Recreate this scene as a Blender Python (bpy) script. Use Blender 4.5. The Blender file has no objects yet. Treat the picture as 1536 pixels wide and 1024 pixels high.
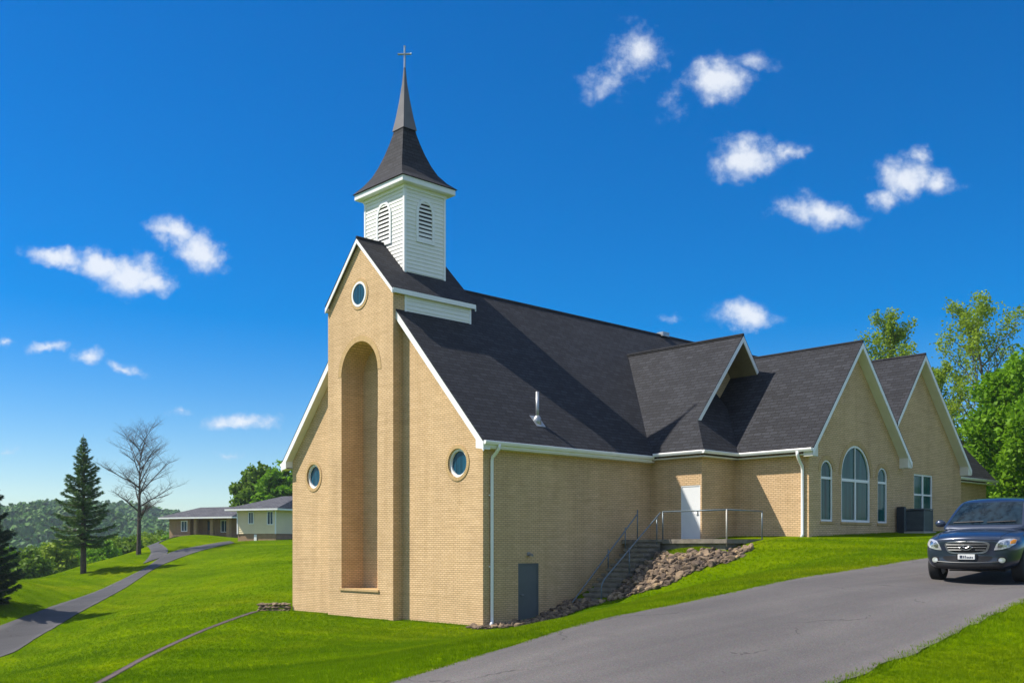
import bpy, bmesh, math, random
import numpy as np
from mathutils import Vector, Matrix, noise
from mathutils.geometry import tessellate_polygon
from mathutils.bvhtree import BVHTree

R = math.radians
scene = bpy.context.scene
COL = scene.collection
random.seed(7)

# ------------------------------------------------------------------ camera
EYE = Vector((25.52, -22.47, 2.68))
FWD = Vector((-0.7314, 0.6820, 0.0))
RGT = Vector((0.6820, 0.7314, 0.0))
FPX = 1520.0
cam_d = bpy.data.cameras.new("camera")
cam = bpy.data.objects.new("camera", cam_d)
COL.objects.link(cam)
cam.location = EYE
cam.rotation_euler = (R(90), 0, R(47.0))
cam_d.sensor_width = 36
cam_d.lens = FPX / 1536 * 36
cam_d.shift_y = (820 - 512) / 1536
cam_d.clip_start = 0.1
cam_d.clip_end = 6000
scene.camera = cam

# ------------------------------------------------------------------ sun, exposure
TOSUN = Vector((-0.43, -0.46, 0.775)).normalized()
sun_d = bpy.data.lights.new("sun", 'SUN')
sun_d.energy = 4.9
sun_d.angle = R(0.5)
sun_d.color = (1.0, 0.92, 0.80)
sun = bpy.data.objects.new("sun", sun_d)
COL.objects.link(sun)
sun.rotation_euler = (-TOSUN).to_track_quat('-Z', 'Y').to_euler()
sun.location = (0, 0, 60)
scene.view_settings.view_transform = 'Standard'
scene.view_settings.look = 'None'
scene.view_settings.exposure = 0.55
scene.view_settings.gamma = 1.0
scene.view_settings.use_curve_mapping = False
scene.cycles.use_denoising = True
scene.cycles.max_bounces = 6
scene.cycles.diffuse_bounces = 3
scene.cycles.glossy_bounces = 3
scene.cycles.transmission_bounces = 4
scene.cycles.volume_bounces = 0
scene.cycles.transparent_max_bounces = 8


# ------------------------------------------------------------------ node helpers
class NT:
    def __init__(self, tree):
        self.t = tree
        self.n = tree.nodes
        self.l = tree.links

    def add(self, typ, props=None, **inp):
        nd = self.n.new(typ)
        for k, v in (props or {}).items():
            setattr(nd, k, v)
        for k, v in inp.items():
            key = int(k[1:]) if k[0] == 'i' and k[1:].isdigit() else k.replace('_', ' ')
            s = nd.inputs[key]
            self.put(s, v)
        return nd

    def put(self, s, v):
        if isinstance(v, bpy.types.NodeSocket):
            self.l.new(v, s)
        else:
            if s.type == 'RGBA' and len(v) == 3:
                v = (*v, 1)
            s.default_value = v

    def math(self, op, a, b=0.0, c=None):
        nd = self.n.new('ShaderNodeMath')
        nd.operation = op
        self.put(nd.inputs[0], a)
        self.put(nd.inputs[1], b)
        if c is not None:
            self.put(nd.inputs[2], c)
        return nd.outputs[0]

    def mix(self, f, a, b, blend='MIX'):
        nd = self.n.new('ShaderNodeMix')
        nd.data_type = 'RGBA'
        nd.blend_type = blend
        self.put(nd.inputs[0], f)
        self.put(nd.inputs[6], a)
        self.put(nd.inputs[7], b)
        return nd.outputs[2]

    def ramp(self, f, stops):
        nd = self.n.new('ShaderNodeValToRGB')
        el = nd.color_ramp.elements
        while len(el) < len(stops):
            el.new(0.5)
        for e, (p, c) in zip(el, stops):
            e.position = p
            e.color = (*c, 1) if len(c) == 3 else c
        self.put(nd.inputs[0], f)
        return nd.outputs[0]

    def noise(self, vec, scale, detail=3.0, rough=0.55, col=False):
        nd = self.add('ShaderNodeTexNoise', Scale=scale, Detail=detail, Roughness=rough)
        if vec is not None:
            self.l.new(vec, nd.inputs['Vector'])
        return nd.outputs['Color' if col else 'Fac']


def new_mat(name):
    m = bpy.data.materials.new(name)
    m.use_nodes = True
    m.node_tree.nodes.clear()
    t = NT(m.node_tree)
    out = t.n.new('ShaderNodeOutputMaterial')
    b = t.n.new('ShaderNodeBsdfPrincipled')
    t.l.new(b.outputs[0], out.inputs[0])
    return m, t, b, out


def simple(name, base, rough=0.6, metal=0.0, var=0.12, vscale=3.0, bump=0.0, bscale=30.0, spec=0.4, coat=0.0):
    m, t, b, out = new_mat(name)
    pos = t.add('ShaderNodeTexCoord').outputs['Object']
    f = t.noise(pos, vscale, 4)
    lo = tuple(c * (1 - var) for c in base)
    hi = tuple(min(1, c * (1 + var)) for c in base)
    t.put(b.inputs['Base Color'], t.ramp(f, [(0.3, lo), (0.7, hi)]))
    b.inputs['Roughness'].default_value = rough
    b.inputs['Metallic'].default_value = metal
    b.inputs['Specular IOR Level'].default_value = spec
    b.inputs['Coat Weight'].default_value = coat
    if bump:
        bp = t.add('ShaderNodeBump', Strength=bump, Distance=0.02, Height=t.noise(pos, bscale, 4))
        t.put(b.inputs['Normal'], bp.outputs[0])
    return m


# ------------------------------------------------------------------ sky with fair weather clouds
world = bpy.data.worlds.new("World")
scene.world = world
world.use_nodes = True
world.node_tree.nodes.clear()
w = NT(world.node_tree)
wo = w.n.new('ShaderNodeOutputWorld')
bg = w.n.new('ShaderNodeBackground')
w.l.new(bg.outputs[0], wo.inputs[0])
sky = w.n.new('ShaderNodeTexSky')
sky.sky_type = 'NISHITA'
sky.sun_disc = False
sky.sun_elevation = math.asin(TOSUN.z)
sky.sun_rotation = math.atan2(TOSUN.x, TOSUN.y)
sky.altitude = 300
sky.air_density = 1.0
sky.dust_density = 0.35
sky.ozone_density = 4.0
hs = w.add('ShaderNodeHueSaturation', Hue=0.508, Saturation=1.58, Value=1.0, Color=sky.outputs[0])
gm = w.add('ShaderNodeGamma', Color=hs.outputs[0], Gamma=1.0)
bg.inputs['Strength'].default_value = 0.098
dirv = w.add('ShaderNodeTexCoord').outputs['Generated']


def wdot(v):
    nd = w.n.new('ShaderNodeVectorMath')
    nd.operation = 'DOT_PRODUCT'
    w.l.new(dirv, nd.inputs[0])
    nd.inputs[1].default_value = v
    return nd.outputs['Value']


df = w.math('MAXIMUM', wdot(FWD), 0.02)
chart = w.add('ShaderNodeCombineXYZ', X=w.math('DIVIDE', wdot(RGT), df),
              Y=w.math('DIVIDE', wdot((0, 0, 1)), df), Z=0.0).outputs[0]
n1 = w.noise(chart, 22, 6, 0.62, col=True)
n2 = w.noise(chart, 60, 5, 0.6)
sub = w.n.new('ShaderNodeVectorMath')
sub.operation = 'MULTIPLY_ADD'
w.l.new(n1, sub.inputs[0])
sub.inputs[1].default_value = (0.042, 0.032, 0.0)
sub.inputs[2].default_value = (-0.021, -0.016, 0.0)
wv = w.n.new('ShaderNodeVectorMath')
wv.operation = 'ADD'
w.l.new(chart, wv.inputs[0])
w.l.new(sub.outputs[0], wv.inputs[1])
CLOUDS = [(200, 412, 66, 40, .15, 1.2), (155, 396, 56, 28, .1, 1.2), (84, 388, 66, 19, .1, 1.1), (228, 426, 40, 28, .1, 1.1),
          (262, 350, 56, 25, .25, 1.1), (302, 378, 48, 38, .5, 1.15),
          (67, 520, 34, 12, 0, .85), (133, 535, 36, 18, 0, 1.0), (190, 553, 34, 11, .25, .75), (10, 512, 18, 9, 0, .7),
          (360, 632, 78, 17, -.1, .85), (340, 637, 50, 11, 0, .75), (270, 618, 26, 8, -.1, .45), (343, 686, 28, 8, 0, .5), (10, 678, 24, 8, 0, .55),
          (958, 78, 52, 42, .1, .88), (905, 128, 46, 30, -.3, .62), (930, 102, 38, 34, -.6, .6),
          (1078, 120, 62, 42, .1, 1.1), (1128, 94, 44, 22, .1, .6),
          (1115, 240, 66, 42, -.05, 1.15), (1180, 232, 46, 20, -.3, .8),
          (1228, 320, 80, 30, .15, 1.05),
          (1362, 265, 58, 42, 0, 1.1), (1326, 296, 30, 22, -.7, .8), (1380, 230, 24, 20, -.3, .7), (1405, 270, 44, 26, .1, .8),
          (1120, 473, 62, 30, .05, 1.15), (1015, 478, 28, 9, 0, .38), (1010, 150, 26, 34, .2, .28)]
acc = None
for (cx, cy, rx, ry, an, wt) in CLOUDS:
    mp = w.add('ShaderNodeMapping', {'vector_type': 'TEXTURE'}, Vector=wv.outputs[0],
               Location=((cx - 768) / FPX, (820 - cy) / FPX, 0), Rotation=(0, 0, -an), Scale=(rx / FPX, ry / FPX, 1))
    ln = w.n.new('ShaderNodeVectorMath')
    ln.operation = 'LENGTH'
    w.l.new(mp.outputs[0], ln.inputs[0])
    f = w.math('MULTIPLY_ADD', ln.outputs['Value'], -wt, wt)
    acc = f if acc is None else w.math('MAXIMUM', acc, f)
dens = w.math('MULTIPLY_ADD', w.math('SUBTRACT', n2, 0.5), 1.15, acc)
mr = w.add('ShaderNodeMapRange', {'interpolation_type': 'SMOOTHSTEP'}, Value=dens)
mr.inputs['From Min'].default_value = 0.0
mr.inputs['From Max'].default_value = 0.98
front = w.math('GREATER_THAN', wdot(FWD), 0.05)
# unseen cumulus behind and above the photographer, added as neutral fill for shaded walls
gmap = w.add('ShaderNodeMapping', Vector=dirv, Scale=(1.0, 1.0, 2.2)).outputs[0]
fill_cloud = w.add('ShaderNodeMapRange', {'interpolation_type': 'SMOOTHSTEP'}, Value=w.noise(gmap, 2.6, 6, 0.6))
fill_cloud.inputs['From Min'].default_value = 0.40
fill_cloud.inputs['From Max'].default_value = 0.56
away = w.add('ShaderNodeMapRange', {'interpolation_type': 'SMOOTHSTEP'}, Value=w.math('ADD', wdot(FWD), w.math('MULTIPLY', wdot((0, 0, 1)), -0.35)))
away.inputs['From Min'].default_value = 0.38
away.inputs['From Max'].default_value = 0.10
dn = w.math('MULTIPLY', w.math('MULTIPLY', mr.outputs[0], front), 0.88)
dn = w.math('MAXIMUM', dn, w.math('MULTIPLY', w.math('MULTIPLY', fill_cloud.outputs[0], away.outputs[0]), 0.9))
cloudcol = w.mix(w.math('MULTIPLY', mr.outputs[0], 1.0), (4.4, 5.2, 6.5), (6.4, 6.7, 7.1))
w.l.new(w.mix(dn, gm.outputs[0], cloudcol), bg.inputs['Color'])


# ------------------------------------------------------------------ mesh helpers
class MB:
    def __init__(self):
        self.v, self.f, self.uv = [], [], []

    def poly(self, pts, uv=None):
        i = len(self.v)
        self.v += [tuple(p) for p in pts]
        self.f.append(tuple(range(i, i + len(pts))))
        self.uv.append(uv or [(p[0] + p[1], p[2]) for p in pts])
        return self

    def box(self, x0, x1, y0, y1, z0, z1):
        p = [(x, y, z) for z in (z0, z1) for y in (y0, y1) for x in (x0, x1)]
        for q in ((0, 2, 3, 1), (4, 5, 7, 6), (0, 1, 5, 4), (2, 6, 7, 3), (0, 4, 6, 2), (1, 3, 7, 5)):
            self.poly([p[k] for k in q])
        return self

    def hull(self, a, b):
        """two matching loops a and b joined into a closed solid"""
        n = len(a)
        self.poly(a)
        self.poly(list(reversed(b)))
        for k in range(n):
            self.poly([a[k], b[k], b[(k + 1) % n], a[(k + 1) % n]])
        return self

    def prism(self, pts2, to3, d0, d1):
        return self.hull([to3(u, v, d0) for u, v in pts2], [to3(u, v, d1) for u, v in pts2])

    def ring(self, outer, inner, to3, d0, d1, radial=False):
        n = len(outer)
        for k in range(n):
            j = (k + 1) % n
            o0, o1, i0, i1 = outer[k], outer[j], inner[k], inner[j]
            uv = None
            if radial:
                uv = [(k * radial, 0), ((k + 1) * radial, 0), ((k + 1) * radial, .2), (k * radial, .2)]
            self.poly([to3(*o0, d1), to3(*o1, d1), to3(*i1, d1), to3(*i0, d1)], uv)
            self.poly([to3(*o0, d0), to3(*o1, d0), to3(*o1, d1), to3(*o0, d1)], uv)
            self.poly([to3(*i0, d0), to3(*i1, d0), to3(*i1, d1), to3(*i0, d1)], uv)
            self.poly([to3(*o0, d0), to3(*i0, d0), to3(*i1, d0), to3(*o1, d0)], uv)
        return self

    def tube(self, pts, r, n=8, cap=True):
        pts = [Vector(p) for p in pts]
        rs = r if isinstance(r, (list, tuple)) else [r] * len(pts)
        base = len(self.v)
        ref = None
        for k, p in enumerate(pts):
            t = (pts[min(k + 1, len(pts) - 1)] - pts[max(k - 1, 0)])
            t = t.normalized() if t.length > 1e-9 else Vector((0, 0, 1))
            if ref is None:
                ref = Vector((1, 0, 0)) if abs(t.x) < .8 else Vector((0, 1, 0))
            a = (ref - t * ref.dot(t)).normalized()
            ref = a
            b = t.cross(a)
            for s in range(n):
                an = 2 * math.pi * s / n
                self.v.append(tuple(p + (a * math.cos(an) + b * math.sin(an)) * rs[k]))
        for k in range(len(pts) - 1):
            for s in range(n):
                q = (base + k * n + s, base + k * n + (s + 1) % n, base + (k + 1) * n + (s + 1) % n, base + (k + 1) * n + s)
                self.f.append(q)
                self.uv.append([(self.v[i][0] + self.v[i][1], self.v[i][2]) for i in q])
        if cap:
            for k0 in (0, len(pts) - 1):
                q = tuple(base + k0 * n + s for s in range(n))
                self.f.append(q)
                self.uv.append([(0, 0)] * n)
        return self

    def slab(self, pts, udir, th):
        """roof plane with thickness; texture runs along the eave and up the slope"""
        p = [Vector(q) for q in pts]
        nrm = (p[1] - p[0]).cross(p[-1] - p[0]).normalized()
        if nrm.z < 0:
            nrm = -nrm
        ud = Vector(udir).normalized()
        vd = nrm.cross(ud)
        uv = [(q.dot(ud), q.dot(vd)) for q in p]
        low = [q - nrm * th for q in p]
        self.poly(p, uv)
        self.poly(list(reversed(low)), list(reversed(uv)))
        for k in range(len(p)):
            j = (k + 1) % len(p)
            self.poly([p[k], low[k], low[j], p[j]], [uv[k], uv[k], uv[j], uv[j]])
        return self

    def wall(self, outer, holes, to3, depth=0.2, backs=True):
        """flat wall with real openings: front sheet, reveals behind every opening"""
        loops = [outer] + holes
        flat = [p for lp in loops for p in lp]
        tris = tessellate_polygon([[Vector((u, v, 0)) for u, v in lp] for lp in loops])
        i = len(self.v)
        self.v += [tuple(to3(u, v, 0)) for u, v in flat]
        for t in tris:
            self.f.append(tuple(i + k for k in t))
            self.uv.append([flat[k] for k in t])
        for h in holes:
            n = len(h)
            for k in range(n):
                a, b = h[k], h[(k + 1) % n]
                self.poly([to3(*a, 0), to3(*b, 0), to3(*b, -depth), to3(*a, -depth)])
        return self

    def build(self, name, mat, parent=None, smooth=False, bevel=0.0):
        me = bpy.data.meshes.new(name)
        me.from_pydata(self.v, [], self.f)
        ul = me.uv_layers.new(name="UVMap")
        flat = [c for uv in self.uv for q in uv for c in q]
        ul.data.foreach_set('uv', flat)
        if smooth:
            me.polygons.foreach_set('use_smooth', [True] * len(me.polygons))
        me.materials.append(mat)
        o = bpy.data.objects.new(name, me)
        COL.objects.link(o)
        if parent is not None:
            o.parent = parent
        if bevel or smooth:
            bm = bmesh.new()
            bm.from_mesh(me)
            bmesh.ops.remove_doubles(bm, verts=bm.verts, dist=1e-4)
            bmesh.ops.recalc_face_normals(bm, faces=bm.faces)
            if bevel:
                bmesh.ops.bevel(bm, geom=[e for e in bm.edges if e.is_manifold and e.calc_face_angle(0) > .5], offset=bevel, segments=2, affect='EDGES', clamp_overlap=True)
            bm.to_mesh(me)
            bm.free()
        return o


def mesh_np(name, V, F, mat, parent=None, smooth=False):
    """big meshes straight from arrays: V (n,3), F (m,k)"""
    me = bpy.data.meshes.new(name)
    n, k = F.shape
    me.vertices.add(len(V))
    me.vertices.foreach_set('co', V.astype(np.float32).ravel())
    me.loops.add(n * k)
    me.loops.foreach_set('vertex_index', F.astype(np.int32).ravel())
    me.polygons.add(n)
    me.polygons.foreach_set('loop_start', np.arange(0, n * k, k, dtype=np.int32))
    me.polygons.foreach_set('loop_total', np.full(n, k, dtype=np.int32))
    if smooth:
        me.polygons.foreach_set('use_smooth', np.ones(n, dtype=bool))
    me.update(calc_edges=True)
    me.materials.append(mat)
    o = bpy.data.objects.new(name, me)
    COL.objects.link(o)
    if parent is not None:
        o.parent = parent
    return o


def thing(name, label, cat, loc=(0, 0, 0), rz=0.0, group=None):
    o = bpy.data.objects.new(name, None)
    o.empty_display_size = 0.3
    COL.objects.link(o)
    o.location = loc
    o.rotation_euler = (0, 0, rz)
    return tag(o, label, cat, group)


def tag(o, label, cat, group=None):
    o['label'] = label
    o['category'] = cat
    if group:
        o['group'] = group
    return o


def kind(o, k):
    o['kind'] = k
    return o


def circle(cx, cy, r, n=32, ry=None):
    return [(cx + r * math.cos(2 * math.pi * k / n), cy + (ry or r) * math.sin(2 * math.pi * k / n)) for k in range(n)]


def arch(c, w_, z0, zs, n=16, rise=None):
    """opening outline: flat sill at z0, springing at zs, round head"""
    r = w_ / 2
    pts = [(c - r, z0), (c + r, z0)]
    rr = rise or r
    pts += [(c + r * math.cos(math.pi * k / n), zs + rr * math.sin(math.pi * k / n)) for k in range(n + 1)]
    return pts


def site(px, z):
    """a point of the ground plan: sight line px at z metres from the camera station"""
    return EYE.xy + (RGT * ((px - 768) / FPX * z) + FWD * z).xy


def sight(px, py, z):
    q = site(px, z)
    return Vector((q.x, q.y, EYE.z + (820 - py) / FPX * z))


def plan(x, z):
    return EYE.xy + (RGT * x + FWD * z).xy


# ------------------------------------------------------------------ terrain
CTRL = []


def cp(px, py, z):
    CTRL.append(tuple(sight(px, py, z)))


def cz(px, z, Z):
    q = site(px, z)
    CTRL.append((q.x, q.y, Z))


def cs(x, z, Z):
    q = plan(x, z)
    CTRL.append((q.x, q.y, Z))


U_EDGE = [(-16, 1.0, -.2), (-7.5, 6.3, .42), (-1.5, 13, .94), (1.41, 16.24, 1.5), (6.1, 21.5, 2.0), (11.05, 27, 2.36), (16.5, 31.5, 2.7), (25, 36, 3.05), (40, 40, 3.4)]
L_EDGE = [(-12, -5.5, .1), (-3.6, 3.5, .75), (3.76, 11.5, 1.14), (5.6, 13.5, 1.36), (8.34, 16.5, 1.76), (10.6, 19.2, 1.90), (14.5, 22.6, 2.12), (25, 28.5, 2.6), (40, 32, 3.4)]
for e in U_EDGE + L_EDGE:
    cs(*e)
for e in [(0, 0, 1.03), (6, 3, 1.3), (0, -15, .9), (15, 0, 2.0), (-18, -8, -1.0), (12, 10, 1.9), (22, 15, 2.8), (7, 9, 1.45), (9.3, 20.6, 1.90), (10.9, 23.0, 2.04), (13.5, 25.5, 2.2), (0, -60, 0), (60, -30, 4), (-60, -30, -4), (70, 20, 4.5)]:
    cs(*e)
for e in [(439, 16, .55), (300, 21, -.14), (150, 27, -.94), (0, 32, -1.6), (-150, 36, -2.6), (-500, 40, -5)]:
    cz(*e)
for e in [(0, 0, 0), (-4, -.8, 0), (-8.8, -.8, 0), (-12.2, 0, 0), (-13, 4, .1), (-13, 12, .9), (-13, 24, 2.2), (-13, 38, 3.4), (0, 40, 3.8),
          (2, -.5, -.02), (.8, .3, .0), (.3, 1.0, .06), (.5, 2, .15), (1.3, 2.2, .22), (1.4, 3.3, .62), (0.3, 3.4, .5), (2.3, 3.4, .74), (3, 3.53, .93), (4.5, 4.14, 1.36), (5.5, 6.5, 2.27), (5.6, 7.6, 2.7),
          (3.3, 5.2, 1.85), (4.4, 5.6, 2.15), (2.6, 6.3, 2.3), (4, 6.7, 2.6), (4.9, 9, 2.9), (1, 5, 1.2), (1, 7.5, 2.5), (3, 8, 2.8), (6.3, 9, 2.92), (5.8, 11, 3.02), (5.9, 17, 3.2), (6.3, 25, 3.42), (6, 35, 3.7),
          (1.5, 5, 1.3), (6.5, 5, 1.8), (4, 1, .75)]:
    CTRL.append(e)
for e in [(900, 918, 25), (1000, 891, 26), (1100, 868, 27), (1300, 822, 32), (700, 958, 25), (560, 965, 27), (1300, 836, 28), (1380, 815, 33)]:
    cp(*e)
for e in [(385, 915, 43.5), (300, 948, 36), (220, 985, 31), (430, 862, 60), (430, 818, 85), (438, 808, 98), (300, 900, 56), (200, 930, 50), (100, 985, 42), (300, 835, 89), (380, 840, 75),
          (0, 965, 55), (130, 908, 66), (230, 852, 84), (300, 828, 92), (350, 813, 97), (60, 935, 60), (180, 880, 75),
          (125, 858, 85), (208, 830, 95), (0, 905, 62), (0, 866, 78), (-100, 925, 64), (70, 872, 80), (250, 808, 112)]:
    cp(*e)
for e in [(0, 92, -1.2), (0, 120, -7), (125, 97, 1.0), (125, 118, -3), (208, 107, 2.4), (208, 132, -2), (265, 118, 3.75), (265, 140, 2), (350, 118, 3.9), (400, 100, 3.5), (420, 120, 4.0), (420, 160, 2.5), (-150, 75, -2.4), (-150, 110, -8), (-400, 90, -9),
          (1536, 60, 3.7), (1700, 60, 4), (1536, 100, 4.5), (1200, 100, 4.2), (800, 100, 4.0), (600, 110, 4.0), (1000, 200, 6), (1800, 200, 9)]:
    cz(*e)
for p, hz in [(-700, -24), (-300, -26), (0, -26), (150, -25), (300, -22), (450, -12)]:
    cz(p, 230, hz)
for p, hz in [(-300, -14), (0, -13), (150, -15), (300, -16), (450, -8), (800, 6), (1500, 14)]:
    cz(p, 420, hz)
for p, z_, hz in [(-300, 640, 17), (-100, 650, 15), (60, 660, 15), (180, 680, 14), (300, 720, 13), (450, 760, 15), (700, 750, 30), (1100, 700, 30), (1600, 650, 35)]:
    cz(p, z_, hz)
for p in (-400, 0, 300, 600, 1100, 1700):
    cz(p, 1300, 16)
    cz(p, 2200, 8)
for x_, z_ in [(-400, -300), (400, -300), (0, -900), (-900, 0), (900, 0), (-1500, -1500), (1500, -1500)]:
    cs(x_, z_, -2 if x_ < 0 else 6)


def warp(P):
    d = P - np.array([EYE.x, EYE.y])
    r = np.linalg.norm(d, axis=-1, keepdims=True) + 1e-9
    return d / r * np.arcsinh(r / 9.0)


CT = np.array(CTRL)
CW = warp(CT[:, :2])


def tps(d2):
    return 0.5 * d2 * np.log(d2 + 1e-12)


nC = len(CW)
K = tps(((CW[:, None] - CW[None]) ** 2).sum(-1)) + np.eye(nC) * 2e-4
A = np.zeros((nC + 3, nC + 3))
A[:nC, :nC] = K
A[:nC, nC] = 1
A[:nC, nC + 1:] = CW
A[nC, :nC] = 1
A[nC + 1:, :nC] = CW.T
SOL = np.linalg.solve(A, np.concatenate([CT[:, 2], np.zeros(3)]))


def ground_np(P):
    P = np.asarray(P, dtype=float)
    out = np.empty(len(P))
    for i in range(0, len(P), 40000):
        q = P[i:i + 40000]
        Wq = warp(q)
        d2 = ((Wq[:, None] - CW[None]) ** 2).sum(-1)
        z = tps(d2) @ SOL[:nC] + SOL[nC] + Wq @ SOL[nC + 1:]
        r = np.linalg.norm(q - np.array([EYE.x, EYE.y]), axis=1)
        amp = np.clip((r - 8) / 40, 0, 1) * 0.05 + np.clip((r - 250) / 400, 0, 1) * 5.0
        z += amp * (np.sin(q[:, 0] * .021 + 1.3 * np.sin(q[:, 1] * .013)) + .6 * np.sin(q[:, 1] * .031 + q[:, 0] * .017))
        out[i:i + 40000] = z
    return out


def ground(x, y):
    return float(ground_np([(x, y)])[0])


def in_poly(P, poly):
    x, y = P[:, 0], P[:, 1]
    res = np.zeros(len(P), bool)
    n = len(poly)
    for i in range(n):
        x0, y0 = poly[i][:2]
        x1, y1 = poly[(i + 1) % n][:2]
        c = ((y0 > y) != (y1 > y)) & (x < (x1 - x0) * (y - y0) / (y1 - y0 + 1e-12) + x0)
        res ^= c
    return res


# ------------------------------------------------------------------ materials
def m_brick(name, use_uv=False, c1=(.73, .515, .31), c2=(.65, .45, .26), mortar=(.42, .30, .17), bw=.205, rh=.072):
    m, t, b, out = new_mat(name)
    tc = t.add('ShaderNodeTexCoord')
    if use_uv:
        vec = tc.outputs['UV']
    else:
        sp = t.add('ShaderNodeSeparateXYZ', Vector=tc.outputs['Object'])
        vec = t.add('ShaderNodeCombineXYZ', X=t.math('ADD', sp.outputs[0], sp.outputs[1]), Y=sp.outputs[2], Z=0.0).outputs[0]
    br = t.add('ShaderNodeTexBrick', {'offset': 0.5}, Vector=vec, Color1=c1, Color2=c2, Mortar=mortar, Scale=1.0, Bias=0.0)
    br.inputs['Mortar Size'].default_value = .011
    br.inputs['Mortar Smooth'].default_value = .25
    br.inputs['Brick Width'].default_value = bw
    br.inputs['Row Height'].default_value = rh
    big = t.noise(tc.outputs['Object'], .55, 4, .6)
    st = t.add('ShaderNodeMapping', Vector=vec, Scale=(1.1, 6.0, 1.0)).outputs[0]
    row = t.noise(st, 1.0, 3, .5)
    # every few courses a slightly darker one, as laid
    crs = t.noise(t.add('ShaderNodeMapping', Vector=vec, Scale=(.05, 9.0, 1.0)).outputs[0], 1.0, 2, .6)
    col = t.mix(1.0, br.outputs['Color'], t.ramp(big, [(.3, (.9, .89, .88)), (.7, (1.06, 1.05, 1.03))]), 'MULTIPLY')
    col = t.mix(1.0, col, t.ramp(row, [(.3, (.94, .935, .92)), (.7, (1.05, 1.05, 1.05))]), 'MULTIPLY')
    col = t.mix(1.0, col, t.ramp(crs, [(.34, (.94, .935, .92)), (.46, (1.01, 1.01, 1.01))]), 'MULTIPLY')
    run = t.noise(t.add('ShaderNodeMapping', Vector=vec, Scale=(2.2, .13, 1.0)).outputs[0], 1.0, 4, .65)
    col = t.mix(1.0, col, t.ramp(run, [(.32, (.90, .885, .86)), (.5, (1.0, 1.0, 1.0)), (.72, (1.05, 1.05, 1.06))]), 'MULTIPLY')
    t.put(b.inputs['Base Color'], col)
    b.inputs['Roughness'].default_value = .85
    b.inputs['Specular IOR Level'].default_value = .2
    h = t.math('MULTIPLY_ADD', br.outputs['Fac'], -1.0, t.math('MULTIPLY', t.noise(tc.outputs['Object'], 60, 3), .35))
    t.put(b.inputs['Normal'], t.add('ShaderNodeBump', Strength=.8, Distance=.012, Height=h).outputs[0])
    return m


def m_shingle(name, c1=(.017, .018, .023), c2=(.031, .033, .041), rh=.17, bw=.36):
    m, t, b, out = new_mat(name)
    tc = t.add('ShaderNodeTexCoord')
    wob = t.noise(tc.outputs['Object'], .9, 2)
    sp = t.add('ShaderNodeSeparateXYZ', Vector=tc.outputs['UV'])
    vv = t.math('ADD', sp.outputs[1], t.math('MULTIPLY', wob, .05))
    vec = t.add('ShaderNodeCombineXYZ', X=sp.outputs[0], Y=vv, Z=0.0).outputs[0]
    br = t.add('ShaderNodeTexBrick', {'offset': 0.37, 'offset_frequency': 2}, Vector=vec, Color1=c1, Color2=c2, Mortar=(.008, .008, .009), Scale=1.0, Bias=-.1)
    br.inputs['Mortar Size'].default_value = .016
    br.inputs['Mortar Smooth'].default_value = .3
    br.inputs['Brick Width'].default_value = bw
    br.inputs['Row Height'].default_value = rh
    big = t.noise(tc.outputs['Object'], .45, 5, .65)
    gran = t.noise(tc.outputs['Object'], 90, 2)
    strk = t.noise(t.add('ShaderNodeMapping', Vector=vec, Scale=(.7, 4.5, 1)).outputs[0], 1.0, 3)
    col = t.mix(1.0, br.outputs['Color'], t.ramp(big, [(.3, (.9, .9, .91)), (.7, (1.1, 1.1, 1.09))]), 'MULTIPLY')
    col = t.mix(1.0, col, t.ramp(strk, [(.3, (.86, .86, .86)), (.7, (1.14, 1.14, 1.14))]), 'MULTIPLY')
    col = t.mix(1.0, col, t.ramp(gran, [(.3, (.7, .7, .7)), (.7, (1.3, 1.3, 1.3))]), 'MULTIPLY')
    t.put(b.inputs['Base Color'], col)
    b.inputs['Roughness'].default_value = .8
    b.inputs['Specular IOR Level'].default_value = .25
    saw = t.math('FRACT', t.math('DIVIDE', vv, rh))
    h = t.math('ADD', t.math('MULTIPLY', saw, -1.0), t.math('MULTIPLY', gran, .4))
    t.put(b.inputs['Normal'], t.add('ShaderNodeBump', Strength=.7, Distance=.02, Height=h).outputs[0])
    return m


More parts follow.
